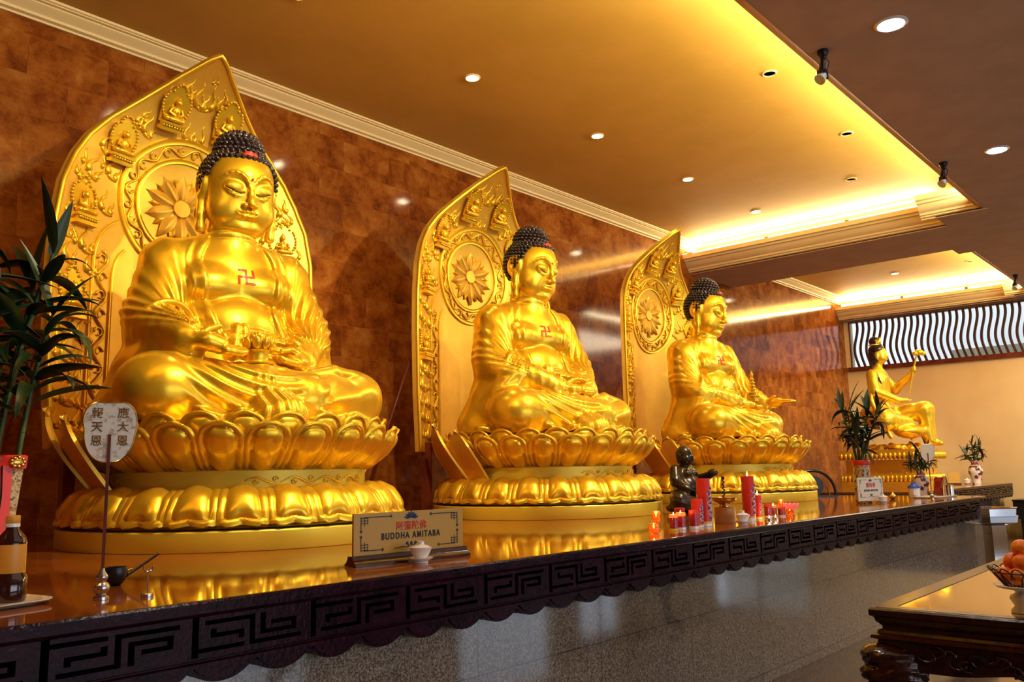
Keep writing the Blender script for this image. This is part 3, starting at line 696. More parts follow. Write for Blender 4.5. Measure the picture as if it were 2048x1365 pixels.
HD = {0: [dict(palmc=[(-.53, -.30, 2.06), (-.46, -.40, 2.05), (-.40, -.42, 2.03)], palmr=[.052, .048, .05],
               fingers=fingers((-.40, -.38, 2.035), (.004, -.030, -.012), [(1, -.10, -.10), (1, -.05, -.12), (1, 0, .25)], [.055, .045, .04])+[[(-.50, -.34, 2.08), (-.44, -.35, 2.12), (-.37, -.35, 2.15)]]),
          dict(palmc=[(.25, -.27, 2.00), (.17, -.35, 1.985), (.10, -.38, 1.98)], palmr=[.05, .045, .045],
               fingers=fingers((.11, -.34, 1.965), (-.01, -.032, .0), [(-1, -.15, .1), (-1, .0, .2), (-.8, .1, .5)], [.05, .045, .035])+[[(.20, -.33, 2.03), (.11, -.34, 2.06), (.04, -.35, 2.045)]])],
      1: [dict(palmc=[(-.22, -.32, 2.00), (-.12, -.40, 1.985), (-.05, -.42, 1.98)], palmr=[.05, .045, .045],
               fingers=fingers((-.06, -.38, 1.975), (0, -.034, -.004), [(1, 0, 0), (1, 0, .05), (1, .02, .1)], [.055, .05, .04])+[[(-.16, -.36, 2.03), (-.09, -.38, 2.07), (-.02, -.38, 2.085)]]),
          dict(palmc=[(.22, -.32, 2.00), (.12, -.38, 2.0), (.05, -.40, 2.0)], palmr=[.05, .045, .045],
               fingers=fingers((.06, -.36, 2.01), (0, -.034, -.004), [(-1, 0, 0), (-1, 0, .05), (-1, .02, .1)], [.055, .05, .04])+[[(.16, -.36, 2.03), (.09, -.38, 2.07), (.02, -.38, 2.085)]])],
      2: [dict(palmc=[(-.20, -.30, 2.01), (-.10, -.38, 2.0), (-.03, -.40, 2.0)], palmr=[.05, .045, .045],
               fingers=fingers((-.04, -.36, 1.99), (0, -.034, -.004), [(1, 0, 0), (1, 0, .08), (1, .02, .2)], [.055, .05, .04])+[[(-.15, -.36, 2.04), (-.09, -.36, 2.09), (-.04, -.35, 2.12)]]),
          dict(palmc=[(.49, -.34, 2.03), (.47, -.44, 2.04), (.46, -.50, 2.05)], palmr=[.05, .045, .05],
               fingers=fingers((.42, -.52, 2.055), (.032, -.002, .0), [(.05, -1, .05), (.05, -1, -.08), (.05, -1, -.15)], [.06, .05, .045])+[[(.44, -.38, 2.06), (.38, -.44, 2.09), (.34, -.50, 2.11)]])]}
RES = [.0085, .011, .014]
HRES = [.0042, .0060, .0075]

def hair_mb():
    """rows of small snail curls over skull and crown bump"""
    b = MB(); H = np.array(HC); r0 = .018
    curl = MB(); pr = [(.001, -.010), (.0165, -.009), (.0185, 0), (.0165, .007), (.0115, .009), (.012, .014), (.009, .018), (.004, .020), (.001, .020)]
    curl.lathe(pr, 8)
    def put(p, n_):
        q = Vector(n_).to_track_quat('Z', 'Y').to_matrix().to_4x4(); q.translation = Vector(p); b.join(curl, q)
    c1 = H+np.array([0, .035, .085]); R1 = np.array([.236, .238, .232])
    row = 0
    for ph in np.arange(-38, 84, 7.6):
        p_ = R(ph); rad = math.cos(p_)*.237; n = max(6, int(2*PI*rad/.0345))
        for i in range(n):
            a = 2*PI*(i+.5*(row % 2))/n; v = np.array([math.cos(p_)*math.cos(a), math.cos(p_)*math.sin(a), math.sin(p_)])
            p = c1+v*R1; front = -v[1]
            lim = 3.315 if front > .55 else 3.315-(.55-front)*.40 if front > .0 else 3.095-(-front)*.28
            if p[2] < lim: continue
            nn = v/R1; put(p, nn/np.linalg.norm(nn))
        row += 1
    c2 = H+np.array([0, .06, .285]); R2 = np.array([.150, .152, .140])
    for ph in np.arange(-8, 90, 12.2):
        p_ = R(ph); rad = math.cos(p_)*.150; n = max(4, int(2*PI*rad/.0345)) if ph < 80 else 1
        for i in range(n):
            a = 2*PI*(i+.5*(row % 2))/n; v = np.array([math.cos(p_)*math.cos(a), math.cos(p_)*math.sin(a), math.sin(p_)])
            nn = v/R2; put(c2+v*R2, nn/np.linalg.norm(nn))
        row += 1
    s = MB(); s.ball(c1+np.array([0, 0, 0]), R1*.985, 32, 20)
    s.v = [(x, y, max(z, 3.30-.0) if y < .02 and z < 3.30 and y < .02 else z) for x, y, z in s.v]
    return b, c1, c2, R1, R2
def manji_mb(s, t, d):
    """the auspicious mark: cross with arms hooked to the left-hand side, drawn in the xz plane"""
    b = MB(); 
    for k in range(4):
        m = MB(); m.box(-t, t, -d, d, 0, s); m.box(-t, s, -d, d, s-2*t, s) if False else m.box(-s, t, -d, d, s-2*t, s)
        b.join(m, Matrix.Rotation(k*PI/2, 4, 'Y'))
    return b
def buddha(k, label):
    cx, cy = STAT[k]; TWH[0] = R([9, -4, -5][k])
    t = thing('buddha_statue', label, 'statue', (cx, cy, 0), group=None)
    fb = body_df(AR[k], HD[k])
    o = isosurface(fb, (-1.0, -.92, 1.60), (1.0, .72, 2.93), RES[k], 'body', M['gold'], t)
    h = isosurface(lambda x, y, z: np.maximum(head_df(x, y, z), 2.80-z), (-.32, -.22, 2.78), (.32, .42, 3.48), HRES[k], 'head', M['gold'], t)
    # one continuous figure: merge the finer head into the body mesh
    import bmesh
    bm = bmesh.new(); bm.from_mesh(o.data); bm.from_mesh(h.data); bm.to_mesh(o.data); bm.free(); o.data.shade_smooth()
    bpy.data.objects.remove(h)
    b, c1, c2, R1, R2 = hair_mb()
    # cap under the curls
    n = 40; capm = MB(); vs = []
    for c_, R_, lo_ in ((c1, R1*.97, 0), (c2, R2*.97, 1)):
        G = []
        for i in range(33):
            a = 2*PI*i/32; rowp = []
            for j in range(13):
                va = math.cos(a); fr = -math.sin(a)
                zl = (.215 if fr > .55 else .215-(.55-fr)*.40 if fr > 0 else -.005-(-fr)*.26) if lo_ == 0 else HC[2]
                z_lo = (zl+HC[2]-c_[2])/R_[2] if lo_ == 0 else -.5
                z_lo = max(-.95, min(.95, z_lo)); ph = math.asin(z_lo)+(PI/2-math.asin(z_lo))*j/12
                rowp.append(c_+R_*np.array([math.cos(ph)*math.cos(a), math.cos(ph)*math.sin(a), math.sin(ph)]))
            G.append(rowp)
        capm.sheet(G, .012)
    b.join(capm)
    b.v = [head_to_world(p) for p in b.v]
    b.build('curled_hair', M['hair'], t, 180)
    jm = MB(); jm.ball((0, -.012, 3.350), (.052, .026, .024), 14, 8); jm.v = [head_to_world(p) for p in jm.v]; jm.build('hair_jewel', M['red'], t)
    jm = MB(); jm.ball(head_to_world((0, HC[1]-.212, HC[2]+.085)), (.0075, .006, .009), 10, 6); jm.build('forehead_dot', M['red'], t)
    for sx in (-1, 1):
        # painted lid line lying in the carved eye slit
        pts = [head_to_world((HC[0]+sx*px, HC[1]+py+.0035, HC[2]+pz)) for px, py, pz in EYE]
        q = MB(); q.tube(pts, [.002, .0035, .0035, .003, .0015], 6); q.build('eye_line', M['darkline'], t)
    # chest mark following the chest surface
    mj = manji_mb(.050, .0065, 1); V = []; F_ = []
    for q in range(0, len(mj.v), 8):
        xs = [p[0] for p in mj.v[q:q+8]]; zs = [p[2] for p in mj.v[q:q+8]]; xa, xb, za, zb = min(xs), max(xs), min(zs), max(zs)
        nx, nz = max(2, int((xb-xa)/.01)+2), max(2, int((zb-za)/.01)+2); g = MB(); G = []
        for i in range(nx):
            row = []
            for j in range(nz):
                px, pz = -.035+xa+(xb-xa)*i/(nx-1), 2.535+za+(zb-za)*j/(nz-1); yy = np.linspace(-.3, .2, 500); v = fb(np.full(500, px), yy, np.full(500, pz)); row.append((px, yy[np.argmax(v < 0)]-.0022-RES[k]*.2, pz))
            G.append(row)
        g.sheet(G, .004); F_.append(g)
    mj = MB()
    for g in F_: mj.join(g)
    mj.build('chest_mark', M['red'], t, 0)
    return t, fb

bud1, fb1 = buddha(0, 'nearest large golden seated statue with black curls, holding a lotus bud cup in its lap')
bud2, fb2 = buddha(1, 'middle large golden seated statue with black curls, both hands resting together in its lap')
bud3, fb3 = buddha(2, 'farthest large golden seated statue with black curls, holding a small pagoda and an open palm')
# ------------------------------------------------------------------ lotus thrones
def petal_grid(prof, hw, n=27, m=29, bulge=.035, rim=.016, notch=0, tipcurl=0, rimw=.032):
    """prof: list (t, r, z); hw(t): half width.  Swelling middle inside a raised rounded rim, measured from the outline"""
    T = np.array([p[0] for p in prof]); PR = np.array([p[1] for p in prof]); PZ = np.array([p[2] for p in prof])
    L = np.sum(np.hypot(np.diff(PR), np.diff(PZ)))
    end = lambda u: 1-notch*np.maximum(0, 1-abs(u))**2.2
    # outline in (s, arc) metres
    ol = []
    for q in np.linspace(0, 1, 120): ol.append((hw(q*.995), q*L*end(1)))
    if notch:
        for u in np.linspace(1, 0, 40): ol.append((u*hw(.995), L*end(u)))
    else:
        for u in np.linspace(1, 0, 12): ol.append((u*hw(.995), L))
    ol = np.array(ol); G = []; DE = np.zeros((n, m)); SS = np.zeros((n, m)); VV = np.zeros((n, m)); UU = np.zeros((n, m))
    for i in range(n):
        u = -1+2*i/(n-1)
        for j in range(m):
            v = (j/(m-1))*.995; ve = v*end(u); s_ = abs(u)*hw(v); DE[i, j] = np.min(np.hypot(ol[:, 0]-s_, ol[:, 1]-ve*L)); VV[i, j] = ve; UU[i, j] = u*hw(v)
    dm = DE[:, m//4:].max(); off = np.zeros((n, m)); g = rimw*1.12
    r_ = DE < rimw; off[r_] = rim*np.clip(np.sin(PI*np.clip(DE[r_]/rimw, 0, 1)), 0, 1)**.7
    d_ = DE >= g; off[d_] = bulge*np.sqrt(np.clip(1-((dm-DE[d_])/(dm-g))**2.2, 0, 1))
    for i in range(n):
        row = []
        for j in range(m):
            v2 = VV[i, j]; rr = np.interp(v2, T, PR); zz = np.interp(v2, T, PZ)
            a_, b_ = max(0, v2-.04), min(1, v2+.04); dr = np.interp(b_, T, PR)-np.interp(a_, T, PR); dz = np.interp(b_, T, PZ)-np.interp(a_, T, PZ)
            q = math.hypot(dr, dz)+1e-9; nr, nz = dz/q, -dr/q
            if nr < 0 and abs(nr) > .3: nr, nz = -nr, -nz
            if nr > 0 and nz < 0 and dz < 0: nz = -nz
            ro, zo = rr+nr*off[i, j], zz+nz*off[i, j]
            if tipcurl and v2 > .8: ro += tipcurl*.5*(v2-.8)*(1-min(1, abs(UU[i, j])/.08)); zo += tipcurl*(v2-.8)*(1-min(1, abs(UU[i, j])/.09))**2
            a = -PI/2+UU[i, j]/max(rr, .2); row.append((ro*math.cos(a), ro*math.sin(a), zo))
        G.append(row)
    return G
def rnd(w0, w1, k=2.6, s=.62):
    return lambda t: (w0+(w1-w0)*min(1, t/s))*(1 if t < s else max(.02, (1-((t-s)/(1-s))**k))**(1/k))
def lotus_throne(k, label):
    cx, cy = STAT[k]; t = thing('lotus_throne', label, 'pedestal', (cx, cy, 0))
    MB().lathe([(.975, .951), (.978, .956), (.978, 1.045), (.972, 1.052), (.80, 1.053)], 96).build('plinth', M['gold_plain'], t, 40)
    MB().lathe([(.80, 1.05), (.90, 1.06), (.88, 1.15), (.74, 1.22), (.72, 1.23), (.70, 1.35), (.73, 1.38), (.80, 1.46), (.83, 1.58), (.80, 1.61), (.10, 1.612)], 96).build('core', M['gold'], t, 40)
    MB().lathe([(.70, 1.215), (.738, 1.225), (.738, 1.345), (.70, 1.36)], 96, cap=False).build('waist_band', M['gold_plain'], t, 40)
    for q in range(3):                                    # scrollwork on the waist band
        b = MB(); a0 = R(-119+q*120); pts = []
        for i in range(90):
            s_ = i/89; a = a0+s_*1.1; pts.append(((.742)*math.cos(a), (.742)*math.sin(a), 1.292+.016*math.sin(s_*2*PI*4)))
        b.tube(pts, [.0035+.004*abs(math.sin(i/89*PI*4)) for i in range(90)], 6)
        for c_ in range(8):
            a1 = a0+(c_+.5)/8*1.1; sg = 1 if c_ % 2 else -1; pts = []
            for i in range(18):
                th = i/17*2.2*PI; rr = .017*(1-i/20); pts.append((.744*math.cos(a1+rr*math.cos(th)/.74), .744*math.sin(a1+rr*math.cos(th)/.74), 1.292+sg*.006+rr*math.sin(th)*sg))
            b.tube(pts, .0035, 5)
        b.build('waist_scrollwork', M['gold'], t, 180)
    N = 24
    low = MB().sheet(petal_grid([(0, .73, 1.232), (.18, .80, 1.226), (.42, .880, 1.188), (.65, .920, 1.13), (.85, .935, 1.086), (1, .965, 1.066)], lambda v: .098+.026*min(1, v/.6) if v < .78 else .124*math.sqrt(max(.05, 1-((v-.78)/.3)**2.4)), 33, 37, .042, .021, .11, 0, .040), .02)
    up1 = MB().sheet(petal_grid([(0, .70, 1.362), (.2, .775, 1.392), (.45, .855, 1.455), (.7, .905, 1.520), (.88, .925, 1.566), (1, .945, 1.592)], rnd(.094, .121, 2.3, .58), 29, 33, .034, .016, 0, .03, .036), .016)
    up2 = MB().sheet(petal_grid([(0, .72, 1.42), (.3, .79, 1.47), (.6, .835, 1.555), (.85, .85, 1.615), (1, .862, 1.648)], rnd(.09, .114, 2.3, .55), 25, 29, .028, .014, 0, .03, .028), .014)
    first = {}
    for nm, g, off in (('lower_petal', low, 0), ('outer_petal', up1, .5), ('inner_petal', up2, 0)):
        base = g.build(nm, M['gold'], t, 75)
        base.rotation_euler = (0, 0, 2*PI*off/N)
        for i in range(1, N):
            a = 2*PI*(i+off)/N
            if nm != 'lower_petal' and 40 < math.degrees(a) % 360 < 320 and abs(math.degrees(a) % 360-180) < 38: continue
            c = base.copy(); C.objects.link(c); c.rotation_euler = (0, 0, a)
    return t
lotus_throne(0, 'golden lotus throne under the nearest large seated statue')
lotus_throne(1, 'golden lotus throne under the middle large seated statue')
lotus_throne(2, 'golden lotus throne under the farthest of the three large seated statues')

# ------------------------------------------------------------------ flame shaped back panels
def hw_of(z):
    return np.interp(z, [1.50, 1.7, 2.0, 2.5, 2.9, 3.15, 3.35, 3.5, 3.65, 3.8, 3.92, 4.02, 4.10, 4.15, 4.19], [.86, .88, .915, .935, .925, .885, .81, .725, .60, .44, .315, .21, .12, .065, .004])
def hy(x, z):
    y = .93-.27*(x/.93)**2
    k = np.clip((z-3.25)/.94, 0, 1); return y-.50*k**1.7*(1-.25*(x/.6)**2*np.where(np.abs(x) < .6, 1, 1))
def hpt(x, z, off=0):
    e = 1e-3; dx = (hy(x+e, z)-hy(x-e, z))/(2*e); dz = (hy(x, z+e)-hy(x, z-e))/(2*e); n_ = np.array([dx, -1, dz]); n_ /= np.linalg.norm(n_)
    return np.array([x, float(hy(x, z)), z])+n_*off, n_
def on_panel(mb_pts, x0, z0, s, rot, rad, b, n=6, mir=1, off=0):
    """map 2-D stroke points (u right, v up, h lift) to the panel"""
    out = []
    for u, v in mb_pts:
        u, v = u*mir, v; c_, s_ = math.cos(rot), math.sin(rot); out.append(hpt(x0+s*(u*c_-v*s_), z0+s*(u*s_+v*c_), off)[0])
    b.tube(out, [r_*s for r_ in rad], n, 1.0)
FL = [(0, 0), (-.016, .022), (-.026, .05), (-.014, .09), (.010, .12), (.016, .15), (.008, .18)]
FR = [.031, .032, .024, .018, .013, .008, .003]
FJ = [(-.07, .04), (-.055, .01), (-.02, -.005), (0, 0)]
def flame_cluster(b, x, z, s, rot, mir, kind):
    on_panel(FL, x, z, s, rot, FR, b, 7, mir)
    on_panel([(u*.8+.085, v*.62-.01) for u, v in FL], x, z, s, rot, [r_*.85 for r_ in FR], b, 7, mir)
    on_panel([(.0, 0), (.03, -.022), (.06, -.022), (.085, -.01)], x, z, s, rot, [.024, .016, .016, .024], b, 6, mir)
    if kind: on_panel([(-u*.8-.085, v*.7+.012) for u, v in FL], x, z, s, rot, [r_*.85 for r_ in FR], b, 7, mir)
    if kind == 2: on_panel([(u*1.1+.03, v*1.25+.02) for u, v in FL], x, z, s, rot, [r_*.6 for r_ in FR], b, 6, mir)
def small_buddha_mb():
    b = MB()
    for i in range(26):
        th = -PI*.30+i/25*PI*1.6; x = .088*math.cos(th)*(1 if True else 1); z = .105+.105*math.sin(th)
        if math.sin(th) > .75: z += (math.sin(th)-.75)*.10; x *= .8
        b.ball((x, -.012, z), .0095, 6, 5)
    b.poly([(-.078, 0), (.078, 0), (.086, .10), (.062, .175), (0, .235), (-.062, .175), (-.086, .10)], .004, -.006)
    b.box(-.075, .075, -.045, 0, -.055, -.035); b.box(-.065, .065, -.038, 0, -.035, -.012); b.box(-.078, .078, -.05, 0, -.014, .002)
    for i in range(8): b.ball((-.062+.0177*i, -.046, -.024), .0085, 6, 4)
    b.ball((0, -.03, .022), (.062, .032, .02), 12, 7); b.ball((-.05, -.03, .022), (.022, .024, .018), 8, 6); b.ball((.05, -.03, .022), (.022, .024, .018), 8, 6)
    b.ball((0, -.022, .062), (.030, .022, .040), 10, 8); b.ball((0, -.024, .122), (.019, .019, .024), 10, 8); b.ball((0, -.022, .146), .009, 8, 6)
    b.tube([(-.028, -.02, .088), (-.042, -.028, .058), (-.008, -.046, .046)], .0095, 6); b.tube([(.028, -.02, .088), (.042, -.028, .058), (.008, -.046, .046)], .0095, 6)
    return b
def band(b, pts, w, h, off=0):
    """flat raised strip along 2-D panel points"""
    G = []; P = [np.array(p, float) for p in pts]; n = len(P)
    for i in range(n):
        t_ = P[min(i+1, n-1)]-P[max(i-1, 0)]; t_ = t_/np.linalg.norm(t_); s_ = np.array([-t_[1], t_[0]])
        row = []
        for q, hh in ((-1, -.004), (-.8, h), (-.3, h*.75), (.3, h*.75), (.8, h), (1, -.004)):
            a = P[i]+s_*w*q; row.append(hpt(a[0], a[1], hh+off)[0])
        G.append(row)
    b.sheet(G, .004)
def scroll(b, pts, amp, per, r_=.010, leaf=True):
    P = np.array(pts, float); d = np.r_[0, np.cumsum(np.linalg.norm(np.diff(P, axis=0), axis=1))]; L = d[-1]; n = int(L/.018); out = []
    def at(s_):
        x = np.interp(s_, d, P[:, 0]); z = np.interp(s_, d, P[:, 1]); x2 = np.interp(min(L, s_+.01), d, P[:, 0]); z2 = np.interp(min(L, s_+.01), d, P[:, 1]); x1 = np.interp(max(0, s_-.01), d, P[:, 0]); z1 = np.interp(max(0, s_-.01), d, P[:, 1])
        t_ = np.array([x2-x1, z2-z1]); t_ /= np.linalg.norm(t_)+1e-9; return np.array([x, z]), t_, np.array([-t_[1], t_[0]])
    for i in range(n+1):
        s_ = L*i/n; p, t_, q = at(s_); a = p+q*amp*math.sin(2*PI*s_/per); out.append(hpt(a[0], a[1], .008)[0])
    b.tube(out, r_, 6)
    k = 0; s_ = per/4
    while s_ < L:
        p, t_, q = at(s_); sg = -1 if k % 2 == 0 else 1; o = []
        for i in range(13):
            th = i/12*1.7*PI; rr = amp*.95*(1-.6*i/12); c_ = p+q*sg*amp*.05; a = c_+t_*rr*math.sin(th)*1.1+q*sg*(rr*math.cos(th)); o.append(hpt(a[0], a[1], .008)[0])
        b.tube(o, [r_*.9*(1-.5*i/12) for i in range(13)], 5); s_ += per/2; k += 1
def back_panel(k, label):
    cx, cy = STAT[k]; t = thing('back_panel', label, 'back panel', (cx+.02, cy, 0))
    Z = np.r_[np.linspace(1.50, 3.2, 34), np.linspace(3.23, 4.19, 40)]; U = np.linspace(-1, 1, 41); G = []
    for z in Z:
        w_ = hw_of(z); G.append([(u*w_, hy(u*w_, z), z) for u in U])
    MB().sheet(G, -.045).build('panel', M['gold_dull'], t, 50)
    b = MB(); L_ = [(-hw_of(z)*.992, z) for z in Z]+[(hw_of(z)*.992, z) for z in Z[::-1][1:]]
    b.tube([hpt(x, z, .004)[0] for x, z in L_], .016, 6); b.build('edge_bead', M['gold'], t, 180)
    # inner arch and round halo frames
    mc = (0, 3.20); b = MB(); an = np.linspace(0, 2*PI, 73)
    band(b, [(mc[0]+.46*math.cos(a), mc[1]+.46*math.sin(a)) for a in an], .022, .016); band(b, [(mc[0]+.335*math.cos(a), mc[1]+.335*math.sin(a)) for a in an], .018, .016)
    for sx in (-1, 1):
        band(b, [(sx*.635, z) for z in np.linspace(1.55, 2.70, 20)]+[(sx*(.635-.30*(1-math.cos(a))), 2.70+.33*math.sin(a)) for a in np.linspace(.1, 1.15, 12)], .012, .012)
        band(b, [(sx*.49, z) for z in np.linspace(1.55, 2.62, 20)]+[(sx*(.49-.20*(1-math.cos(a))), 2.62+.24*math.sin(a)) for a in np.linspace(.1, .95, 8)], .010, .012)
    b.build('frame_band', M['gold'], t, 60)
    b = MB(); scroll(b, [(mc[0]+.397*math.cos(a), mc[1]+.397*math.sin(a)) for a in an], .030, .2082, .009)
    for sx in (-1, 1): scroll(b, [(sx*.562, z) for z in np.linspace(1.58, 2.78, 30)], .036, .24, .010)
    b.build('scroll_relief', M['gold'], t, 180)
    # round flower
    fl = thing_part('flower_medallion', t); b = MB(); p0, n0 = hpt(*mc, .004)
    b.lathe([(.001, .026), (.06, .024), (.068, .016), (.07, 0)], 24); b.xf(Matrix.Rotation(PI/2, 4, 'X')); b.v = [(x, y, z) for x, y, z in b.v]; b.v = [(x+mc[0], y+float(hy(*mc)), z+mc[1]) for x, y, z in b.v]
    b.build('flower_center', M['gold_dull'], fl, 40)
    pg = MB(); G = []
    for i in range(9):
        u = -1+i/4; row = []
        for j in range(13):
            v = j/12; w_ = .050*math.sin(min(1, v*1.0)**.72*PI)**.85 if v < 1 else 0; w_ = max(w_, .001)
            row.append((u*w_, -.018*math.sin(v*PI*.75)*(1-.35*u*u)-.010*(1-abs(u))**2+.002, .045+v*.235))
        G.append(row)
    pg.sheet(G, -.006); base = None
    def place(o, a):
        o.location = (mc[0], float(hy(*mc))-.002, mc[1]); o.rotation_euler = (0, a, 0)
    base = pg.build('flower_petal', M['gold_dull'], fl, 50); place(base, 0)
    for i in range(1, 10): c = base.copy(); C.objects.link(c); place(c, 2*PI*i/10)
    sg_ = MB(); sg_.v = [(x*.55, y*.8, .13+(z-.045)*.50) for x, y, z in pg.v]; sg_.f = list(pg.f); b2 = sg_.build('flower_leaf', M['gold'], fl, 50); place(b2, PI/10)
    for i in range(1, 10): c = b2.copy(); C.objects.link(c); place(c, PI/10+2*PI*i/10)
    # small seated figures
    base = None
    for (x, z) in [(-.20, 3.80), (.20, 3.80), (-.50, 3.50), (.50, 3.50), (-.73, 3.02), (.73, 3.02), (-.775, 2.42), (.775, 2.42)]:
        if base is None: base = o = small_buddha_mb().build('small_seated_figure', M['gold'], t, 60)
        else: o = base.copy(); C.objects.link(o)
        p, n_ = hpt(x, z, 0); kx = (hy(x+.01, z)-hy(x-.01, z))/.02; kz = (hy(x, z+.01)-hy(x, z-.01))/.02
        o.location = (p[0], p[1], p[2]-.06); o.rotation_euler = (-math.atan(kz), 0, math.atan(kx)); o.scale = (1.12, 1.2, 1.12)
    # flames
    rnd_ = random.Random(4); b = MB(); occ = [(-.20, 3.84), (.20, 3.84), (-.50, 3.54), (.50, 3.54), (-.73, 3.06), (.73, 3.06), (-.775, 2.46), (.775, 2.46)]
    sp = []
    for (x, z, s, r_, kd) in [(.86, 1.64, .6, 0, 0), (.69, 1.76, .6, 0, 0), (.87, 1.92, .6, 0, 0), (.69, 2.05, .6, 0, 0), (.87, 2.16, .5, 0, 0), (.69, 2.30, .55, 0, 0), (.87, 2.38, .5, 0, 0), (.68, 2.48, .5, 0, 0), (.88, 2.55, .55, 0, 0), (.86, 2.95, .55, .1, 0), (.78, 3.20, .6, .3, 0), (.50, 3.74, .5, .7, 0), (.28, 3.98, .5, .5, 0), (.70, 1.62, .8, 0, 1), (.80, 1.78, .8, 0, 1), (.70, 1.90, .85, 0, 1), (.82, 2.05, .85, 0, 1), (.71, 2.18, .9, 0, 1), (.84, 2.22, .8, -.1, 0), (.68, 2.62, .8, 0, 0), (.85, 2.66, .8, 0, 1), (.73, 2.76, .85, .1, 1), (.87, 2.82, .6, .1, 0),
                              (.85, 3.22, .55, .2, 0), (.60, 3.05, .8, .15, 1), (.72, 3.27, .85, .45, 1), (.57, 3.30, .75, .3, 1), (.64, 3.46, .7, .6, 0), (.36, 3.66, .8, .3, 1), (.55, 3.70, .62, .75, 0), (.36, 3.90, .8, .6, 1), (.06, 3.70, .7, 0, 0), (.05, 3.95, .9, 0, 1), (.20, 4.00, .62, .3, 0), (.04, 4.10, .4, 0, 0)]:
        for sx in (-1, 1):
            if (sx == -1 and x < .05): continue
            z_ = z-.02*(z > 3.6)-.04*(z > 3.85); x_ = min(x*.975, hw_of(z_+.10)-.07*s)
            if x_ < .03: x_ = .03
            q_ = MB(); flame_cluster(q_, sx*x_, z_, s*(1.0 if z < 3.6 else .85), sx*r_, -sx, kd); q_.build('flame_relief', M['gold'], t, 180)
    # the leafy cradle the panel grows out of, and its stays
    b = MB()
    def leaf(a, w_, z0, z1, r0, r1):
        G = []
        for i in range(7):
            u = -1+i/3; row = []
            for j in range(13):
                v = j/12; wd = w_*(1-v**3.0)**.8 if v < 1 else 0; rr = r0+(r1-r0)*math.sin(v*PI*.5)-.05*max(0, v-.8); aa = a+u*max(wd, .004)/rr
                row.append((rr*math.cos(aa), rr*math.sin(aa), z0+(z1-z0)*v-.02*u*u))
            G.append(row)
        b.sheet(G, .02)
    for i in range(11):
        a = R(4+i*17.2); leaf(a, .20, 1.22, 1.66+.06*(i % 2), .80, 1.08 if i % 2 else 1.02)
    b.v = [(x, y*.84+.06, z) for x, y, z in b.v]
    b.build('leaf_cradle', M['gold_dull'], t, 50)
    for sx in (-1, 1):
        MB().box(sx*.72-.035, sx*.72+.035, .74, .80, .951, 1.58).build('support_post', M['redwood'], t, 0)
        b = MB(); b.tube([(sx*.88, .80, 2.3), (sx*1.08, 1.25, .965)], .012, 6); b.build('stay_rod', M['redwood'], t, 180)
    return t
def thing_part(name, parent):
    e = bpy.data.objects.new(name, None); C.objects.link(e); e.parent = parent; e.empty_display_size = .05; return e
back_panel(0, 'tall golden flame shaped panel behind the nearest large seated statue')
back_panel(1, 'tall golden flame shaped panel behind the middle large seated statue')
back_panel(2, 'tall golden flame shaped panel behind the farthest of the three large seated statues')
# lotus bud cup and pagoda held by the figures
def bud_cup(par, loc):
    b = MB(); b.lathe([(.001, 0), (.085, 0), (.088, .008), (.075, .014), (.062, .02), (.058, .06), (.066, .072), (.070, .078), (.060, .085), (.001, .085)], 28); o = b.build('bud_cup', M['gold'], par, 40); o.location = loc
    b = MB()
    for rr, n_, h, tl in ((.062, 8, .075, .35), (.045, 7, .085, .2), (.02, 5, .09, .05)):
        for i in range(n_):
            a = 2*PI*i/n_+rr*40; p = MB(); p.ball((0, 0, h*.45), (.026, .013, h*.5), 8, 6); M_ = Matrix.Translation((rr*math.cos(a), rr*math.sin(a), .085+(.062-rr)*.35)) @ Matrix.Rotation(a-PI/2, 4, 'Z') @ Matrix.Rotation(-tl, 4, 'X'); b.join(p, M_)
    o2 = b.build('bud_petals', M['gold'], o, 180); return o
bud_cup(bud1, (-.15, -.395, 1.945)).scale = (1.02,)*3
b = MB(); pr = [(.001, 0), (.055, 0), (.055, .03)]
for i in range(6):
    z = .03+i*.036; r_ = .05-.0055*i; pr += [(r_*.72, z), (r_*.72, z+.018), (r_*1.15, z+.022), (r_*.8, z+.036)]
pr += [(.012, .25), (.012, .27), (.02, .28), (.004, .32), (.001, .33)]
o = b.lathe(pr, 8).build('pagoda', M['gold'], bud3, 30); o.location = (.00, -.40, 2.04); o.scale = (1.2, 1.2, 1.05)
# ------------------------------------------------------------------ things standing on the altar
CT = CZ+.0008
def gaiwan(loc, label):
    t = thing('lidded_tea_cup', label, 'tea cup', loc, group='white porcelain lidded tea cups')
    MB().lathe([(.001, .004), (.026, .004), (.027, 0), (.030, 0), (.029, .006), (.050, .019), (.0515, .0215), (.048, .022), (.03, .012), (.001, .011)], 32).build('saucer', M['white'], t, 50)
    MB().lathe([(.001, .012), (.022, .012), (.023, .020), (.034, .034), (.043, .052), (.047, .062), (.045, .062), (.038, .045), (.001, .03)], 32).build('bowl', M['white'], t, 50)
    l = MB().lathe([(.001, .058), (.040, .058), (.041, .062), (.028, .070), (.014, .073), (.013, .084), (.016, .087), (.014, .087), (.001, .083)], 32).build('lid', M['white'], t, 50)
    return t
g0 = gaiwan((2.369, 2.60, CT), 'white porcelain lidded cup before the large gold name board')
dup(g0, 'white porcelain lidded cup among the red candles, beside the brass incense burner', (5.079, 2.53, CT))
dup(g0, 'white porcelain lidded cup before the pale name board by the tall red vase', (8.42, 2.755, CT))
dup(g0, 'tiny white lidded cup on the farther altar beside the brown plaque', (16.4, 3.95, CT)).scale = (1.25,)*3
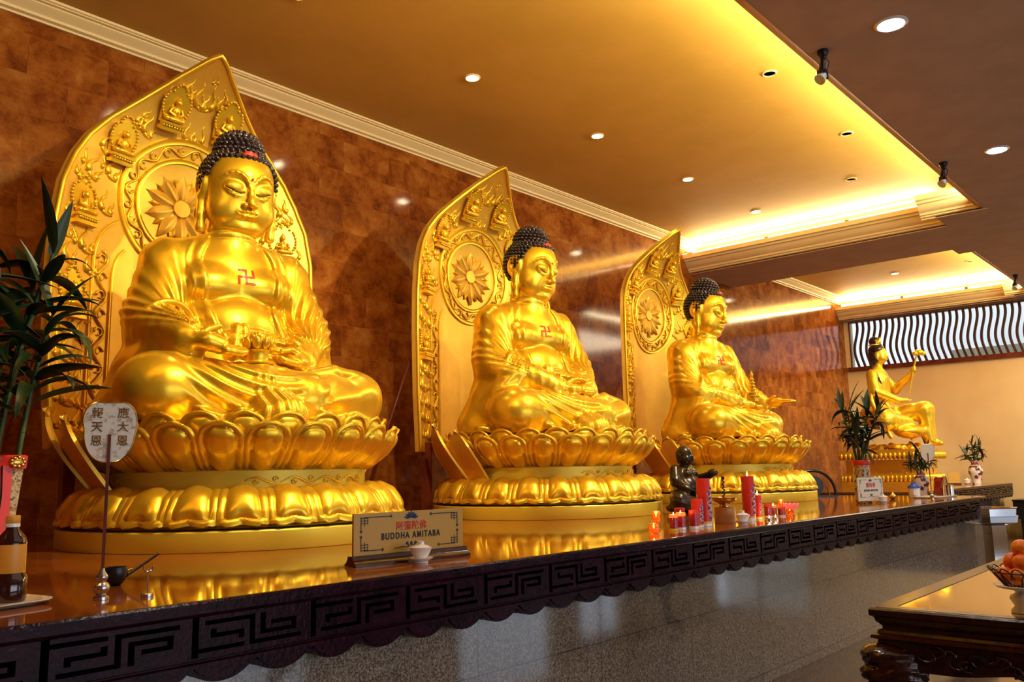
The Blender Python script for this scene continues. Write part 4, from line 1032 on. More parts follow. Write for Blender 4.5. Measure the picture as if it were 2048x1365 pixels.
def txt(s, size, mt, parent, loc, rot, name='lettering', off=.0, sx=1, ex=.0008, sp=1):
    c = bpy.data.curves.new(name, 'FONT'); c.body = s; c.size = size; c.align_x = 'CENTER'; c.align_y = 'CENTER'; c.extrude = ex; c.offset = off; c.resolution_u = 3; c.space_character = sp
    o = bpy.data.objects.new(name, c); C.objects.link(o)
    dg = bpy.context.evaluated_depsgraph_get(); me = bpy.data.meshes.new_from_object(o.evaluated_get(dg)); bpy.data.objects.remove(o)
    me.materials.clear(); me.materials.append(mt)
    for v in me.vertices: v.co.x *= sx
    o = bpy.data.objects.new(name, me); C.objects.link(o); o.parent = parent; o.location = loc; o.rotation_euler = rot; return o
def strip(b, pts, w, d=.0006):
    """flat line of width w through 2-D points, in the xz plane"""
    for (x0, z0), (x1, z1) in zip(pts[:-1], pts[1:]):
        L = math.hypot(x1-x0, z1-z0)+1e-9; ux, uz = (x1-x0)/L*w/2, (z1-z0)/L*w/2
        b.add([(x0-ux+uz, -d, z0-uz-ux), (x1+ux+uz, -d, z1+uz-ux), (x1+ux-uz, -d, z1+uz+ux), (x0-ux-uz, -d, z0-uz+ux),
               (x0-ux+uz, .0005, z0-uz-ux), (x1+ux+uz, .0005, z1+uz-ux), (x1+ux-uz, .0005, z1+uz+ux), (x0-ux-uz, .0005, z0-uz+ux)], [(0,1,2,3),(4,7,6,5),(0,4,5,1),(1,5,6,2),(2,6,7,3),(3,7,4,0)])
def name_board(name, label, loc, rz, W, H, board, base, cn, en, full=True, th=.012):
    t = thing(name, label, 'sign', loc, rz)
    b = MB(); b.box(-W/2, W/2, 0, th, .025, H); b.build('board', board, t, 0, bevel=.0015)
    if base:
        b = MB(); b.poly([(-.035, 0), (.045, 0), (.045, .008), (.034, .014), (.026, .026), (.022, .040), (-.010, .040), (-.014, .026), (-.026, .014), (-.035, .008)], -W/2-.012, W/2+.012, 'x'); b.build('base', M['mahogany'], t, 30)
    else:
        b = MB(); b.tube([(-W*.3, -.03, .004), (-W*.3, 0, .02), (-W*.3, .03, .004)], .004, 5); b.build('wire_foot', M['steel'], t)
        b = MB(); b.tube([(W*.3, -.03, .004), (W*.3, 0, .02), (W*.3, .03, .004)], .004, 5); b.build('wire_foot', M['steel'], t)
    y = -.0008; k = W/.60; zc = .04+(H-.04)/2
    b = MB(); wl = .0035*k; x1, z1 = W*.44, (H-.04)*.40; g = .11*k
    for sx in (-1, 1):
        strip(b, [(sx*x1*.94, zc+z1), (sx*g, zc+z1)], wl); strip(b, [(sx*x1*.94, zc-z1), (sx*g*1.4, zc-z1)], wl)
        for sz in (-1, 1):
            strip(b, [(sx*x1, zc+sz*z1*.55), (sx*x1, zc+sz*z1*.16)], wl)
            c_ = sx*x1; 
            for q in range(3):
                strip(b, [(c_, zc+sz*z1*(.96-q*.16)), (c_-sx*.030*k, zc+sz*z1*(.96-q*.16))], wl*.9)
            strip(b, [(c_, zc+sz*z1), (c_, zc+sz*z1*.5)], wl); strip(b, [(c_-sx*.018*k, zc+sz*z1), (c_-sx*.018*k, zc+sz*z1*.5)], wl*.8); strip(b, [(c_-sx*.034*k, zc+sz*z1*.96), (c_-sx*.034*k, zc+sz*z1*.6)], wl*.8)
            d_ = .006*k; strip(b, [(c_, zc+sz*z1*.16+d_), (c_+d_, zc+sz*z1*.16), (c_, zc+sz*z1*.16-d_), (c_-d_, zc+sz*z1*.16), (c_, zc+sz*z1*.16+d_)], wl*.6)
        for zz, gg in ((zc+z1, g), (zc-z1, g*1.4)):
            d_ = .006*k; strip(b, [(sx*gg, zz+d_), (sx*gg+d_, zz), (sx*gg, zz-d_), (sx*gg-d_, zz), (sx*gg, zz+d_)], wl*.6)
    for q in range(2): pass
    strip(b, [(-.09*k, zc-z1*1.0), (-.05*k, zc-z1*.93), (-.02*k, zc-z1*.98), (0, zc-z1*.80), (.02*k, zc-z1*.98), (.05*k, zc-z1*.93), (.09*k, zc-z1*1.0)], wl*.8)
    for a in (-1, 0, 1): b.poly([(a*.014*k, zc-z1*.92), (a*.024*k+.008*k, zc-z1*.74), (a*.020*k, zc-z1*.62), (a*.024*k-.008*k, zc-z1*.74)], -.0009, .0004)
    b.build('border_ornament', M['ink'], t, 0, loc=(0, y, 0))
    b = MB()
    for a, l_ in ((0, .040), (-35, .036), (35, .036), (-62, .042), (62, .042), (-85, .05), (85, .05)):
        m = MB(); m.poly([(0, 0), (.010*k, l_*k*.5), (0, l_*k), (-.010*k, l_*k*.5)], -.0012, .0004); b.join(m, Matrix.Translation((0, 0, zc+z1*.84)) @ Matrix.Rotation(R(a), 4, 'Y') @ Matrix.Scale(.78 if a == 0 else .82, 4))
    b.build('lotus_emblem', M['darkblue'], t, 0, loc=(0, y, 0))
    hb = H-.04; txt(cn, hb*.235, M['red'], t, (0, y-.0004, zc+hb*.13), (PI/2, 0, 0), off=.0002*k, sp=1.12)
    txt(en, .038*k, M['ink'], t, (0, y-.0004, zc-hb*.10), (PI/2, 0, 0), off=.0010*k, sx=.80, sp=1.3)
    return t
aL, aR = np.array([2.116, 2.728]), np.array([2.70, 2.685]); mid = (aL+aR)/2
name_board('name_board', 'large gold name board lettered BUDDHA AMITABA on a dark wooden base', (mid[0], mid[1]-.005, CT), math.atan2(aR[1]-aL[1], aR[0]-aL[0]), .575, .205, M['signgold'], True, '阿彌陀佛', 'BUDDHA AMITABA')
name_board('name_board', 'small pale name board with red characters standing before the tall red vase', (8.36, 2.84, CT), R(-14), .40, .245, M['signwhite'], False, '藥師佛', 'BUDDHA MEDICINE')
t = thing('plaque', 'small brown plaque on the farther altar beside the last vase', 'sign', (16.3, 4.13, CT), R(-50))
MB().box(-.10, .10, 0, .012, .02, .21).build('board', M['signgold'], t, 0); MB().box(-.11, .11, -.02, .03, 0, .025).build('base', M['mahogany'], t, 0)
# fan shaped tablet on a gourd stand
def fan_stand(loc, rz, sc, label, chars=True):
    t = thing('tablet_stand', label, 'tablet', loc, rz)
    MB().lathe([(.001, 0), (.022, 0), (.022, .008), (.012, .012), (.020, .022), (.0235, .033), (.020, .044), (.011, .051), (.0165, .060), (.0165, .068), (.008, .080), (.006, .090), (.001, .09)], 32).build('gourd_base', M['steel'], t, 60)
    MB().box(-.0045, .0045, -.002, .002, .08, .485).build('stick', M['redwood'], t, 0)
    O = []
    for i in range(48):
        a = 2*PI*i/48; x, z = math.sin(a), math.cos(a)
        x_ = .070*np.sign(x)*abs(x)**.62*(1+.06*z-.05*math.cos(a*2)); z_ = .086*(abs(z)**.62)*np.sign(z)
        if z < 0: z_ -= .014*(1-abs(x)**1.2); x_ *= .94
        else: z_ -= .006*math.exp(-(x/.25)**2)
        O.append((x_, z_+.50))
    b = MB(); b.poly(O, .004, .009); b.build('tablet', M['ivory'] if chars else M['signwhite'], t, 0)
    b = MB(); b.tube([(x, .0065, z) for x, z in O]+[(O[0][0], .0065, O[0][1])], .0032, 6); b.build('gilt_rim', M['brass'], t)
    if chars:
        for x, s in ((-.036, '報天恩'), (.036, '應大恩')):
            for i, ch in enumerate(s): txt(ch, .034, M['brass'], t, (x, .0035, .548-.042*i), (PI/2, 0, 0), off=.0003)
    for o in [t]: o.scale = (sc,)*3
    return t
fan_stand((1.12, 2.665, CT), R(-22), 1.03, 'ivory fan shaped tablet with gold characters on a steel gourd stand')
fan_stand((9.62, 2.655, CT), R(-60), .98, 'small plain ivory tablet on a thin stick near the far end of the altar', False)
# fork holder, small black pot with its stick, tray, bottle
t = thing('incense_fork', 'small steel two pronged holder on a round foot, left of the gold name board', 'holder', (1.237, 2.61, CT))
MB().lathe([(.001, 0), (.019, 0), (.019, .008), (.017, .010), (.001, .010)], 24).build('foot', M['steel'], t)
MB().tube([(0, 0, .008), (0, 0, .074)], .0022, 8).build('stem', M['steel'], t)
MB().tube([(-.014*math.cos(a), 0.003*math.cos(a), .088-.014*math.sin(a)) for a in np.linspace(-.3, PI+.3, 14)], .0022, 6).build('fork', M['steel'], t)
t = thing('incense_pot', 'small black pot with brass handles behind the gourd stand', 'pot', (1.30, 2.98, CT))
MB().lathe([(.001, 0), (.018, 0), (.034, .02), (.040, .045), (.036, .062), (.030, .060), (.032, .045), (.001, .012)], 24).build('bowl', M['black'], t, 60)
for sx in (-1, 1): MB().tube([(sx*.034, 0, .045), (sx*.055, 0, .050), (sx*.058, 0, .040)], .003, 6).build('handle', M['brass'], t)
o = MB().tube([(1.312, 2.965, CT+.018), (1.425, 2.93, CT+.098)], .0045, 6).build('black_stick', M['black']); tag(o, 'thin black stick leaning out of the small black pot', 'stick')
t = thing('offering_tray', 'pale round edged tray cut by the left frame edge, under the dark bottle', 'tray', (.752, 2.765, CT), R(12))
def rrect(w, h, r, n=8):
    o = []
    for cx, cy, a0 in ((w-r, h-r, 0), (-w+r, h-r, PI/2), (-w+r, -h+r, PI), (w-r, -h+r, 1.5*PI)):
        for i in range(n+1): a = a0+PI/2*i/n; o.append((cx+r*math.cos(a), cy+r*math.sin(a)))
    return o
O1, O2 = rrect(.25, .115, .06), rrect(.215, .085, .05); b = MB(); n = len(O1)
b.add([(x, y, .016) for x, y in O1]+[(x, y, .004) for x, y in O2]+[(x, y, 0) for x, y in O2]+[(x, y, .013) for x, y in O1], [tuple(n+i for i in range(n)), tuple(2*n+i for i in range(n))[::-1]]+[(i, (i+1) % n, n+(i+1) % n, n+i) for i in range(n)]+[(2*n+i, 2*n+(i+1) % n, 3*n+(i+1) % n, 3*n+i) for i in range(n)]+[(3*n+i, 3*n+(i+1) % n, (i+1) % n, i) for i in range(n)])
b.build('tray_body', M['signwhite'], t, 40)
t = thing('oil_bottle', 'dark brown bottle with orange label and cap at the left frame edge', 'bottle', (.885, 2.735, CT+.016))
MB().lathe([(.001, 0), (.044, 0), (.047, .01), (.047, .070), (.041, .078), (.041, .165), (.037, .182), (.018, .205), (.016, .225), (.001, .225)], 32).build('bottle_glass', M['cola'], t, 50)
MB().lathe([(.0416, .082), (.0418, .083), (.0418, .162), (.0416, .163)], 32, cap=False, a0=R(200), a1=R(320)).build('label', M['orangelabel'], t)
MB().lathe([(.018, .222), (.019, .224), (.019, .243), (.017, .245), (.001, .245)], 24).build('cap', M['orangelabel'], t, 50); MB().lathe([(.0195, .212), (.0195, .222), (.001, .222)], 24).build('collar', M['white'], t)
# ---- leaf plants
def leaf_mesh(L, w_, droop, seed):
    rn = random.Random(seed); G = []
    for i in range(5):
        u = -1+i/2; row = []
        for j in range(9):
            v = j/8; wd = w_*math.sin(PI*min(1, v**.75*.98+.02))**.8*(1-.25*v); x = L*v*math.cos(droop*v*.7); z = L*(.35*v-droop*.62*v*v); row.append((x, u*wd, z+abs(u)*wd*.35))
        G.append(row)
    return MB().sheet(G, .0012)
def bamboo(loc, label, name, stems, H, spread, nleaf, Ls, seed, cat='plant', z0=0):
    t = thing(name, label, cat, loc); rn = random.Random(seed); lf = MB(); sr = min(1.3, max(.9, spread/.3))
    for i in range(stems):
        a = rn.uniform(0, 2*PI); r0 = rn.uniform(0, spread*.22); r1 = spread*rn.uniform(.25, .75); h = H*rn.uniform(.62, 1.0); b = MB()
        p = [(r0*math.cos(a)+(r1-r0)*math.cos(a)*(q/6)**1.5, r0*math.sin(a)+(r1-r0)*math.sin(a)*(q/6)**1.5, z0+(h-z0)*q/6) for q in range(7)]
        b.tube(p, [.0095*sr]*6+[.004*sr], 8)
        for q in range(1, 12):
            tt = q/12*6; k_ = int(tt); fr = tt-k_; c_ = tuple(p[k_][e]*(1-fr)+p[min(6, k_+1)][e]*fr for e in range(3)); b.ball(c_, (.0112*sr, .0112*sr, .004), 8, 4)
        b.build('stem', M['stem'], t, 60)
        for q in range(nleaf):
            f = (.42+.58*(q/(nleaf-1))**.8); tt = f*6*.999; k_ = int(tt); fr = tt-k_; c_ = [p[k_][e]*(1-fr)+p[min(6, k_+1)][e]*fr for e in range(3)]
            L = Ls*rn.uniform(.7, 1.15); dr = rn.uniform(.3, 1.5) if q < nleaf-2 else rn.uniform(.0, .5); m = leaf_mesh(L, L*rn.uniform(.085, .12), dr, q)
            pit = rn.uniform(-.5, .25) if q < nleaf-2 else -rn.uniform(.7, 1.2)
            lf.join(m, Matrix.Translation(c_) @ Matrix.Rotation(rn.uniform(0, 2*PI), 4, 'Z') @ Matrix.Rotation(pit, 4, 'Y') @ Matrix.Rotation(rn.uniform(-.5, .5), 4, 'X'))
    o = lf.build('foliage', M['leaf'], t, 60); o['kind'] = 'stuff'
    return t
PLX, PLY = 1.28, 4.265
bamboo((PLX+.0, PLY, CT), 'tall lucky bamboo with dark leaves rising from the planter at the left edge', 'lucky_bamboo', 13, 1.50, .60, 17, .36, 5, z0=.40)
t = thing('planter', 'red rimmed floral planter with a red ribbon at the left frame edge', 'planter', (PLX, PLY, CT))
b = MB(); b.lathe([(.09, 0), (.115, .05), (.15, .40), (.155, .44), (.13, .44), (.12, .40), (.001, .38)], 4, a0=PI/4, a1=PI/4+2*PI); b.build('body', M['floral'], t, 0)
b = MB(); b.lathe([(.16, .415), (.163, .42), (.168, .47), (.158, .478), (.14, .478), (.14, .44)], 4, a0=PI/4, a1=PI/4+2*PI, cap=False); b.build('rim', M['red'], t, 0)
def on_face(o): o.rotation_euler = (R(-4), 0, 0); return o
b = MB(); b.box(-.045, .045, -.158, -.152, .03, .43); b.build('ribbon', M['red'], t, 0)
for x in (-.06, .06):
    b = MB(); b.ball((x, -.165, .445), (.036, .014, .028), 14, 8)
    for q in range(9): b.ball((x+.026*math.cos(q*.7), -.172, .445+.02*math.sin(q*.7)), (.011, .008, .009), 6, 4)
    b.build('gilt_rosette', M['brass'], t, 60)
MB().tube([(.0, -.168, .43), (.004, -.17, .3), (-.006, -.168, .16)], .004, 6).build('tassel', M['black'], t)
# right-hand vases
t = thing('tall_vase', 'tall cylindrical floral vase with red rim behind the pale name board', 'vase', (8.46, 2.95, CT))
MB().lathe([(.075, 0), (.078, .01), (.075, .40), (.07, .40), (.068, .03), (.001, .02)], 32).build('body', M['floral'], t, 60)
MB().lathe([(.078, .36), (.084, .375), (.084, .405), (.078, .41), (.07, .405), (.07, .36)], 32, cap=False).build('rim', M['red'], t, 60)
b = MB(); b.tube([(.05, -.063, .36), (.056, -.066, .2), (.05, -.07, .08)], [.012, .02, .024], 6, .3); b.build('ribbon', M['red'], t)
bamboo((8.46, 2.95, CT), 'lucky bamboo spreading from the tall floral vase', 'lucky_bamboo', 9, 1.02, .30, 10, .27, 21, z0=.36)
def porcelain_vase(loc, label, sc):
    t = thing('porcelain_vase', label, 'vase', loc, group='white painted porcelain vases'); t.scale = (sc,)*3
    MB().lathe([(.055, 0), (.058, .02), (.052, .05), (.062, .08), (.088, .15), (.092, .19), (.075, .235), (.045, .262), (.042, .30), (.058, .325), (.052, .325), (.036, .30), (.001, .28)], 32).build('body', M['bluewhite'], t, 60)
    MB().lathe([(.0465, .262), (.0475, .27), (.0445, .285)], 24, cap=False).build('red_band', M['red'], t)
    MB().tube([(.05, -.02, .27), (.085, -.04, .22), (.09, -.045, .12), (.07, -.05, .05)], .010, 6, .4).build('ribbon', M['red'], t)
    return t
porcelain_vase((10.45, 2.985, CT), 'white painted vase behind the deep red jar near the end of the long altar', .92)
bamboo((10.45, 2.985, CT), 'short leafy sprig in the painted vase behind the deep red jar', 'leafy_sprig', 7, .55, .20, 10, .18, 33, z0=.26)
porcelain_vase((16.6, 3.85, CT), 'white painted vase alone near the right end of the farther altar', 1.28)
bamboo((16.6, 3.85, CT), 'short leafy sprig in the last vase before the cream wall', 'leafy_sprig', 7, .74, .26, 10, .22, 44, z0=.36)
# jar, cup and tin on a tray at the far end
t = thing('serving_tray', 'thin pale tray near the end of the long altar under the red jar', 'tray', (10.1, 2.75, CT))
b = MB(); O1 = rrect(.36, .13, .05); n = len(O1); b.add([(x, y, 0) for x, y in O1]+[(x*1.03, y*1.05, .012) for x, y in O1], [tuple(range(n))[::-1], tuple(range(n, 2*n))]+[(i, (i+1) % n, n+(i+1) % n, n+i) for i in range(n)]); b.build('tray_body', M['signwhite'], t, 0)
t = thing('red_jar', 'deep red glossy arched jar with a gilt edge near the end of the long altar', 'jar', (10.33, 2.755, CT+.013))
b = MB(); O = [(-.10, 0), (-.10, .08), (-.075, .16), (-.03, .205), (.03, .205), (.075, .16), (.10, .08), (.10, 0)]; b.poly(O, -.05, .05, 'x' if False else 'y'); b.build('jar_body', M['redglass'], t, 0, bevel=.02)
MB().tube([(x*1.0, -.052, z) for x, z in O], .006, 6).build('gilt_edge', M['brass'], t)
t = thing('silver_tin', 'small silver tin with yellow lid beside the deep red jar', 'tin', (10.30, 2.650, CT+.013)); MB().lathe([(.001, 0), (.038, 0), (.038, .10), (.001, .10)], 24).build('tin_body', M['mirror_steel'], t); MB().lathe([(.039, .095), (.039, .115), (.001, .118)], 24).build('tin_lid', M['brass'], t)
t = thing('blue_mug', 'white mug with a blue cone shaped lid near the far end of the long altar', 'mug', (9.98, 2.93, CT))
MB().lathe([(.001, 0), (.05, 0), (.056, .02), (.062, .10), (.056, .10), (.05, .02), (.001, .012)], 24).build('cup', M['white'], t, 50); MB().tube([(-.058+.0, -.02, .085), (-.10, -.025, .075), (-.10, -.025, .035), (-.056, -.02, .025)], .007, 6).build('handle', M['white'], t)
MB().lathe([(.068, .10), (.066, .12), (.03, .145), (.026, .165), (.001, .17)], 24).build('lid', M['bluefoil'], t, 50)
t = thing('gold_pot', 'tiny gilt lidded pot beside the pale name board', 'pot', (9.40, 2.98, CT)); MB().lathe([(.001, 0), (.02, 0), (.038, .02), (.036, .04), (.001, .045)], 20).build('bowl', M['brass'], t, 50); MB().lathe([(.035, .038), (.018, .055), (.006, .075), (.001, .078)], 20).build('lid', M['brass'], t, 50)
# ring frame behind the altar end
t = thing('ring_stand', 'black upright ring with a brass inner ring and dark drum beside the far throne', 'gong', (10.02, 4.08, CT), R(-45))
b = MB(); b.tube([(.27*math.cos(a), 0, .04+.27*math.sin(a)) for a in np.linspace(-.15, PI+.15, 48)], .018, 8); b.build('outer_ring', M['black'], t)
b = MB(); b.tube([(.195*math.cos(a), .0, .0+.195*math.sin(a)) for a in np.linspace(.02, PI-.02, 36)], .008, 8); b.build('inner_ring', M['brass'], t)
b = MB(); b.lathe([(.001, -.06), (.12, -.05), (.13, 0), (.12, .05), (.001, .06)], 32); b.xf(Matrix.Translation((0, .03, .06+.07)) @ Matrix.Rotation(PI/2, 4, 'X')); b.build('drum', M['black'], t, 60)
b = MB(); b.box(-.28, .28, -.04, .06, 0, .015); b.build('foot', M['black'], t, 0)

# ---- candles (x, y, radius, height, kind, label)
def candle(x, y, r, h, kind, label, name='pillar_candle'):
    grp = {'tall': 'tall red dragon candles', 'cup': 'red candles in glass cups', 'tea': 'small tealights'}.get(kind)
    t = thing(name, label, 'candle', (x, y, CT), group=grp)
    lit = 'lit' in label or 'burning' in label
    def fl(z, s=1.0):
        MB().tube([(0, 0, z-.008), (0, 0, z+.004)], .0009, 5).build('wick', M['black'], t)
        MB().lathe([(.0003, 0), (.0035*s, .005*s), (.0042*s, .010*s), (.002*s, .019*s), (.0003, .026*s)], 10, (0, 0, z+.002)).build('flame', M['flame'], t)
        l = bpy.data.lights.new('candle_light', 'POINT'); l.energy = .35*s; l.color = (1, .5, .15); l.shadow_soft_size = .01; lo = bpy.data.objects.new('candle_light', l); C.objects.link(lo); lo.parent = t; lo.location = (0, 0, z+.03)
    if kind == 'tall':
        MB().lathe([(.001, 0), (r, 0), (r, h*.10), (.001, h*.10)], 28).build('foot_band', M['white'], t); MB().lathe([(r*1.01, h*.055), (r*1.01, h*.10)], 28, cap=False).build('foil_band', M['yellowband'], t)
        MB().lathe([(r, h*.10), (r, h*.985), (r*.93, h), (r*.8, h*.985), (.001, h*.97)], 28).build('wax', M['wax'], t, 50)
        b = MB(); rn = random.Random(int(x*100))
        for s_ in range(2):
            pts = []
            for i in range(40):
                z = h*(.16+.62*i/39); a = -PI/2-.1+.5*math.sin(i*.55+s_*2.2)+s_*.25; pts.append((r*1.012*math.cos(a), r*1.012*math.sin(a), z))
            b.tube(pts, r*.05, 5)
        b.build('dragon_print', M['signwhite'], t)
        b = MB()
        for i in range(7):
            z = h*(.18+.62*i/6); a = -PI/2+.25*math.sin(i*2.4); b.ball((r*1.0*math.cos(a), r*1.0*math.sin(a), z), (r*.30, r*.14, r*.22), 8, 5)
        b.build('cloud_print', M['bluefoil'], t, 60)
        if lit: fl(h*.985, 1.3)
    elif kind == 'cup':
        MB().lathe([(.001, 0), (r, 0), (r, h*.14), (.001, h*.14)], 24).build('foot_band', M['white'] if 'pale' in label else M['yellowband'], t)
        MB().lathe([(r*.98, h*.14), (r*.98, h*.80), (.001, h*.80)], 24).build('wax', M['wax2'], t, 50)
        MB().lathe([(r*.985, h*.80), (r*.985, h*.97), (r*.9, h), (r*.82, h*.97), (r*.82, h*.84), (.001, h*.84)], 24).build('glass_rim', M['waxhot'] if lit else M['wax'], t, 50)
        if lit: fl(h*.86)
    elif kind == 'bowl':
        MB().lathe([(.001, 0), (r*.7, 0), (r, h*.35), (r*.95, h*.7), (r*.62, h), (r*.56, h), (r*.86, h*.68), (r*.9, h*.35), (.001, h*.12)], 28).build('glass_bowl', M['amber'], t, 60)
        MB().lathe([(.001, h*.14), (r*.7, h*.2), (r*.8, h*.42), (.001, h*.44)], 20).build('wax', M['waxhot'], t, 60); fl(h*.46, 1.2)
    elif kind == 'goblet':
        MB().lathe([(.001, 0), (r*.9, 0), (r*.85, .006), (r*.25, .014), (r*.2, h*.30), (r*.75, h*.42), (r, h*.6), (r, h), (r*.94, h), (r*.94, h*.6), (.001, h*.46)], 24).build('glass_cup', M['amber'], t, 60)
        MB().lathe([(.001, h*.48), (r*.8, h*.52), (r*.85, h*.66), (.001, h*.66)], 20).build('wax', M['waxhot'], t, 60); fl(h*.68)
    elif kind == 'tea':
        MB().lathe([(.001, 0), (r, 0), (r*1.04, h), (r*.98, h), (r*.94, h*.7), (.001, h*.68)], 20).build('tin_cup', M['mirror_steel'], t, 60); fl(h*.75, .8)
    return t
for a in [(4.166, 2.62, .031, .055, 'bowl', 'round amber glass bowl with a lit tealight, leftmost of the candle row', 'glass_candle'),
          (4.37, 2.73, .026, .112, 'goblet', 'amber stemmed glass with a lit candle behind the leftmost glass bowl', 'glass_candle'),
          (4.40, 2.63, .025, .094, 'cup', 'small burning red candle with a yellow foot, left end of the cup row'),
          (4.50, 2.64, .030, .100, 'cup', 'lit red candle cup with pale foot, in front of the black seated figure'),
          (4.86, 2.86, .034, .110, 'cup', 'squat red candle half hidden behind the left candle row, pale foot'),
          (4.60, 2.61, .029, .112, 'cup', 'glossy dark red candle cup, pale foot, left of the purple printed candle'),
          (4.735, 2.66, .035, .172, 'tall', 'medium red candle with blue and purple print, left of the tallest pair'),
          (4.845, 2.67, .043, .296, 'tall', 'tall red candle with blue dragon print, left of the brass burner'),
          (5.46, 2.67, .043, .302, 'tall', 'tall lit red candle with blue dragon print, right of the brass burner'),
          (5.66, 2.70, .026, .165, 'tall', 'slim red candle with blue print, beside the tall lit one'),
          (5.84, 2.71, .028, .096, 'cup', 'red candle cup with pale foot, right of the slim printed candle'),
          (5.97, 2.73, .024, .082, 'cup', 'small lit red cup candle with yellow foot, right part of the row'),
          (6.02, 2.69, .026, .070, 'cup', 'short red candle cup, pale foot, left of the amber bowl on the right'),
          (6.14, 2.68, .033, .054, 'bowl', 'round amber glass bowl with a lit tealight, beside the pink lotus', 'glass_candle'),
          (6.55, 2.93, .026, .100, 'goblet', 'amber stemmed glass with a lit candle behind the pink lotus', 'glass_candle'),
          (5.56, 2.575, .021, .014, 'tea', 'flat tealight burning at the counter front, left one of the two', 'tealight'),
          (5.65, 2.570, .021, .014, 'tea', 'flat tealight burning at the counter front, right one of the two', 'tealight')]: candle(*a)
t = thing('lotus_lamp', 'pink glowing lotus lamp on a small gilt wire stand', 'lamp', (6.12, 2.66, CT))
b = MB()
for i in range(12):
    a = 2*PI*i/12; m = MB(); m.ball((0, 0, .022), (.013, .004, .026), 6, 6); b.join(m, Matrix.Translation((.036*math.cos(a), .036*math.sin(a), .052)) @ Matrix.Rotation(a-PI/2, 4, 'Z') @ Matrix.Rotation(-.5, 4, 'X'))
b.lathe([(.001, .045), (.036, .05), (.042, .07), (.001, .062)], 20); b.build('petals', M['pink'], t, 60)
b = MB()
for i in range(3): a = 2*PI*i/3; b.tube([(0, 0, .046), (.02*math.cos(a), .02*math.sin(a), .02), (.04*math.cos(a), .04*math.sin(a), .0)], .0035, 5)
b.build('wire_stand', M['brass'], t)
# brass burner with the coil of incense
t = thing('incense_burner', 'brass bowl burner on a round wooden drum with an upright twisted rod', 'incense burner', (5.13, 2.68, CT))
MB().lathe([(.001, 0), (.068, 0), (.068, .102), (.062, .104), (.001, .104)], 36).build('wooden_drum', mat('light_wood', (.42, .20, .06), .4), t, 50)
MB().lathe([(.001, .104), (.035, .104), (.038, .112), (.03, .125), (.06, .138), (.080, .155), (.082, .168), (.076, .170), (.06, .15), (.001, .14)], 36).build('brass_bowl', M['brass'], t, 60)
MB().tube([(.007*math.cos(q*.9), .007*math.sin(q*.9), .14+.15*q/40) for q in range(41)], .0045, 6).build('twisted_rod', M['bronze'], t)
MB().ball((0, 0, .296), (.012, .012, .01), 8, 6).build('finial', M['bronze'], t)
t = thing('printed_box', 'small upright gold and black printed box behind the burner', 'box', (5.30, 2.92, CT), R(-35)); MB().box(-.05, .05, -.02, .02, 0, .185).build('box_body', M['signgold'], t, 0); MB().box(-.035, .035, -.0215, -.019, .05, .12).build('printed_panel', M['ink'], t, 0); MB().box(-.052, .052, -.022, .022, 0, .02).build('box_foot', M['signwhite'], t, 0)
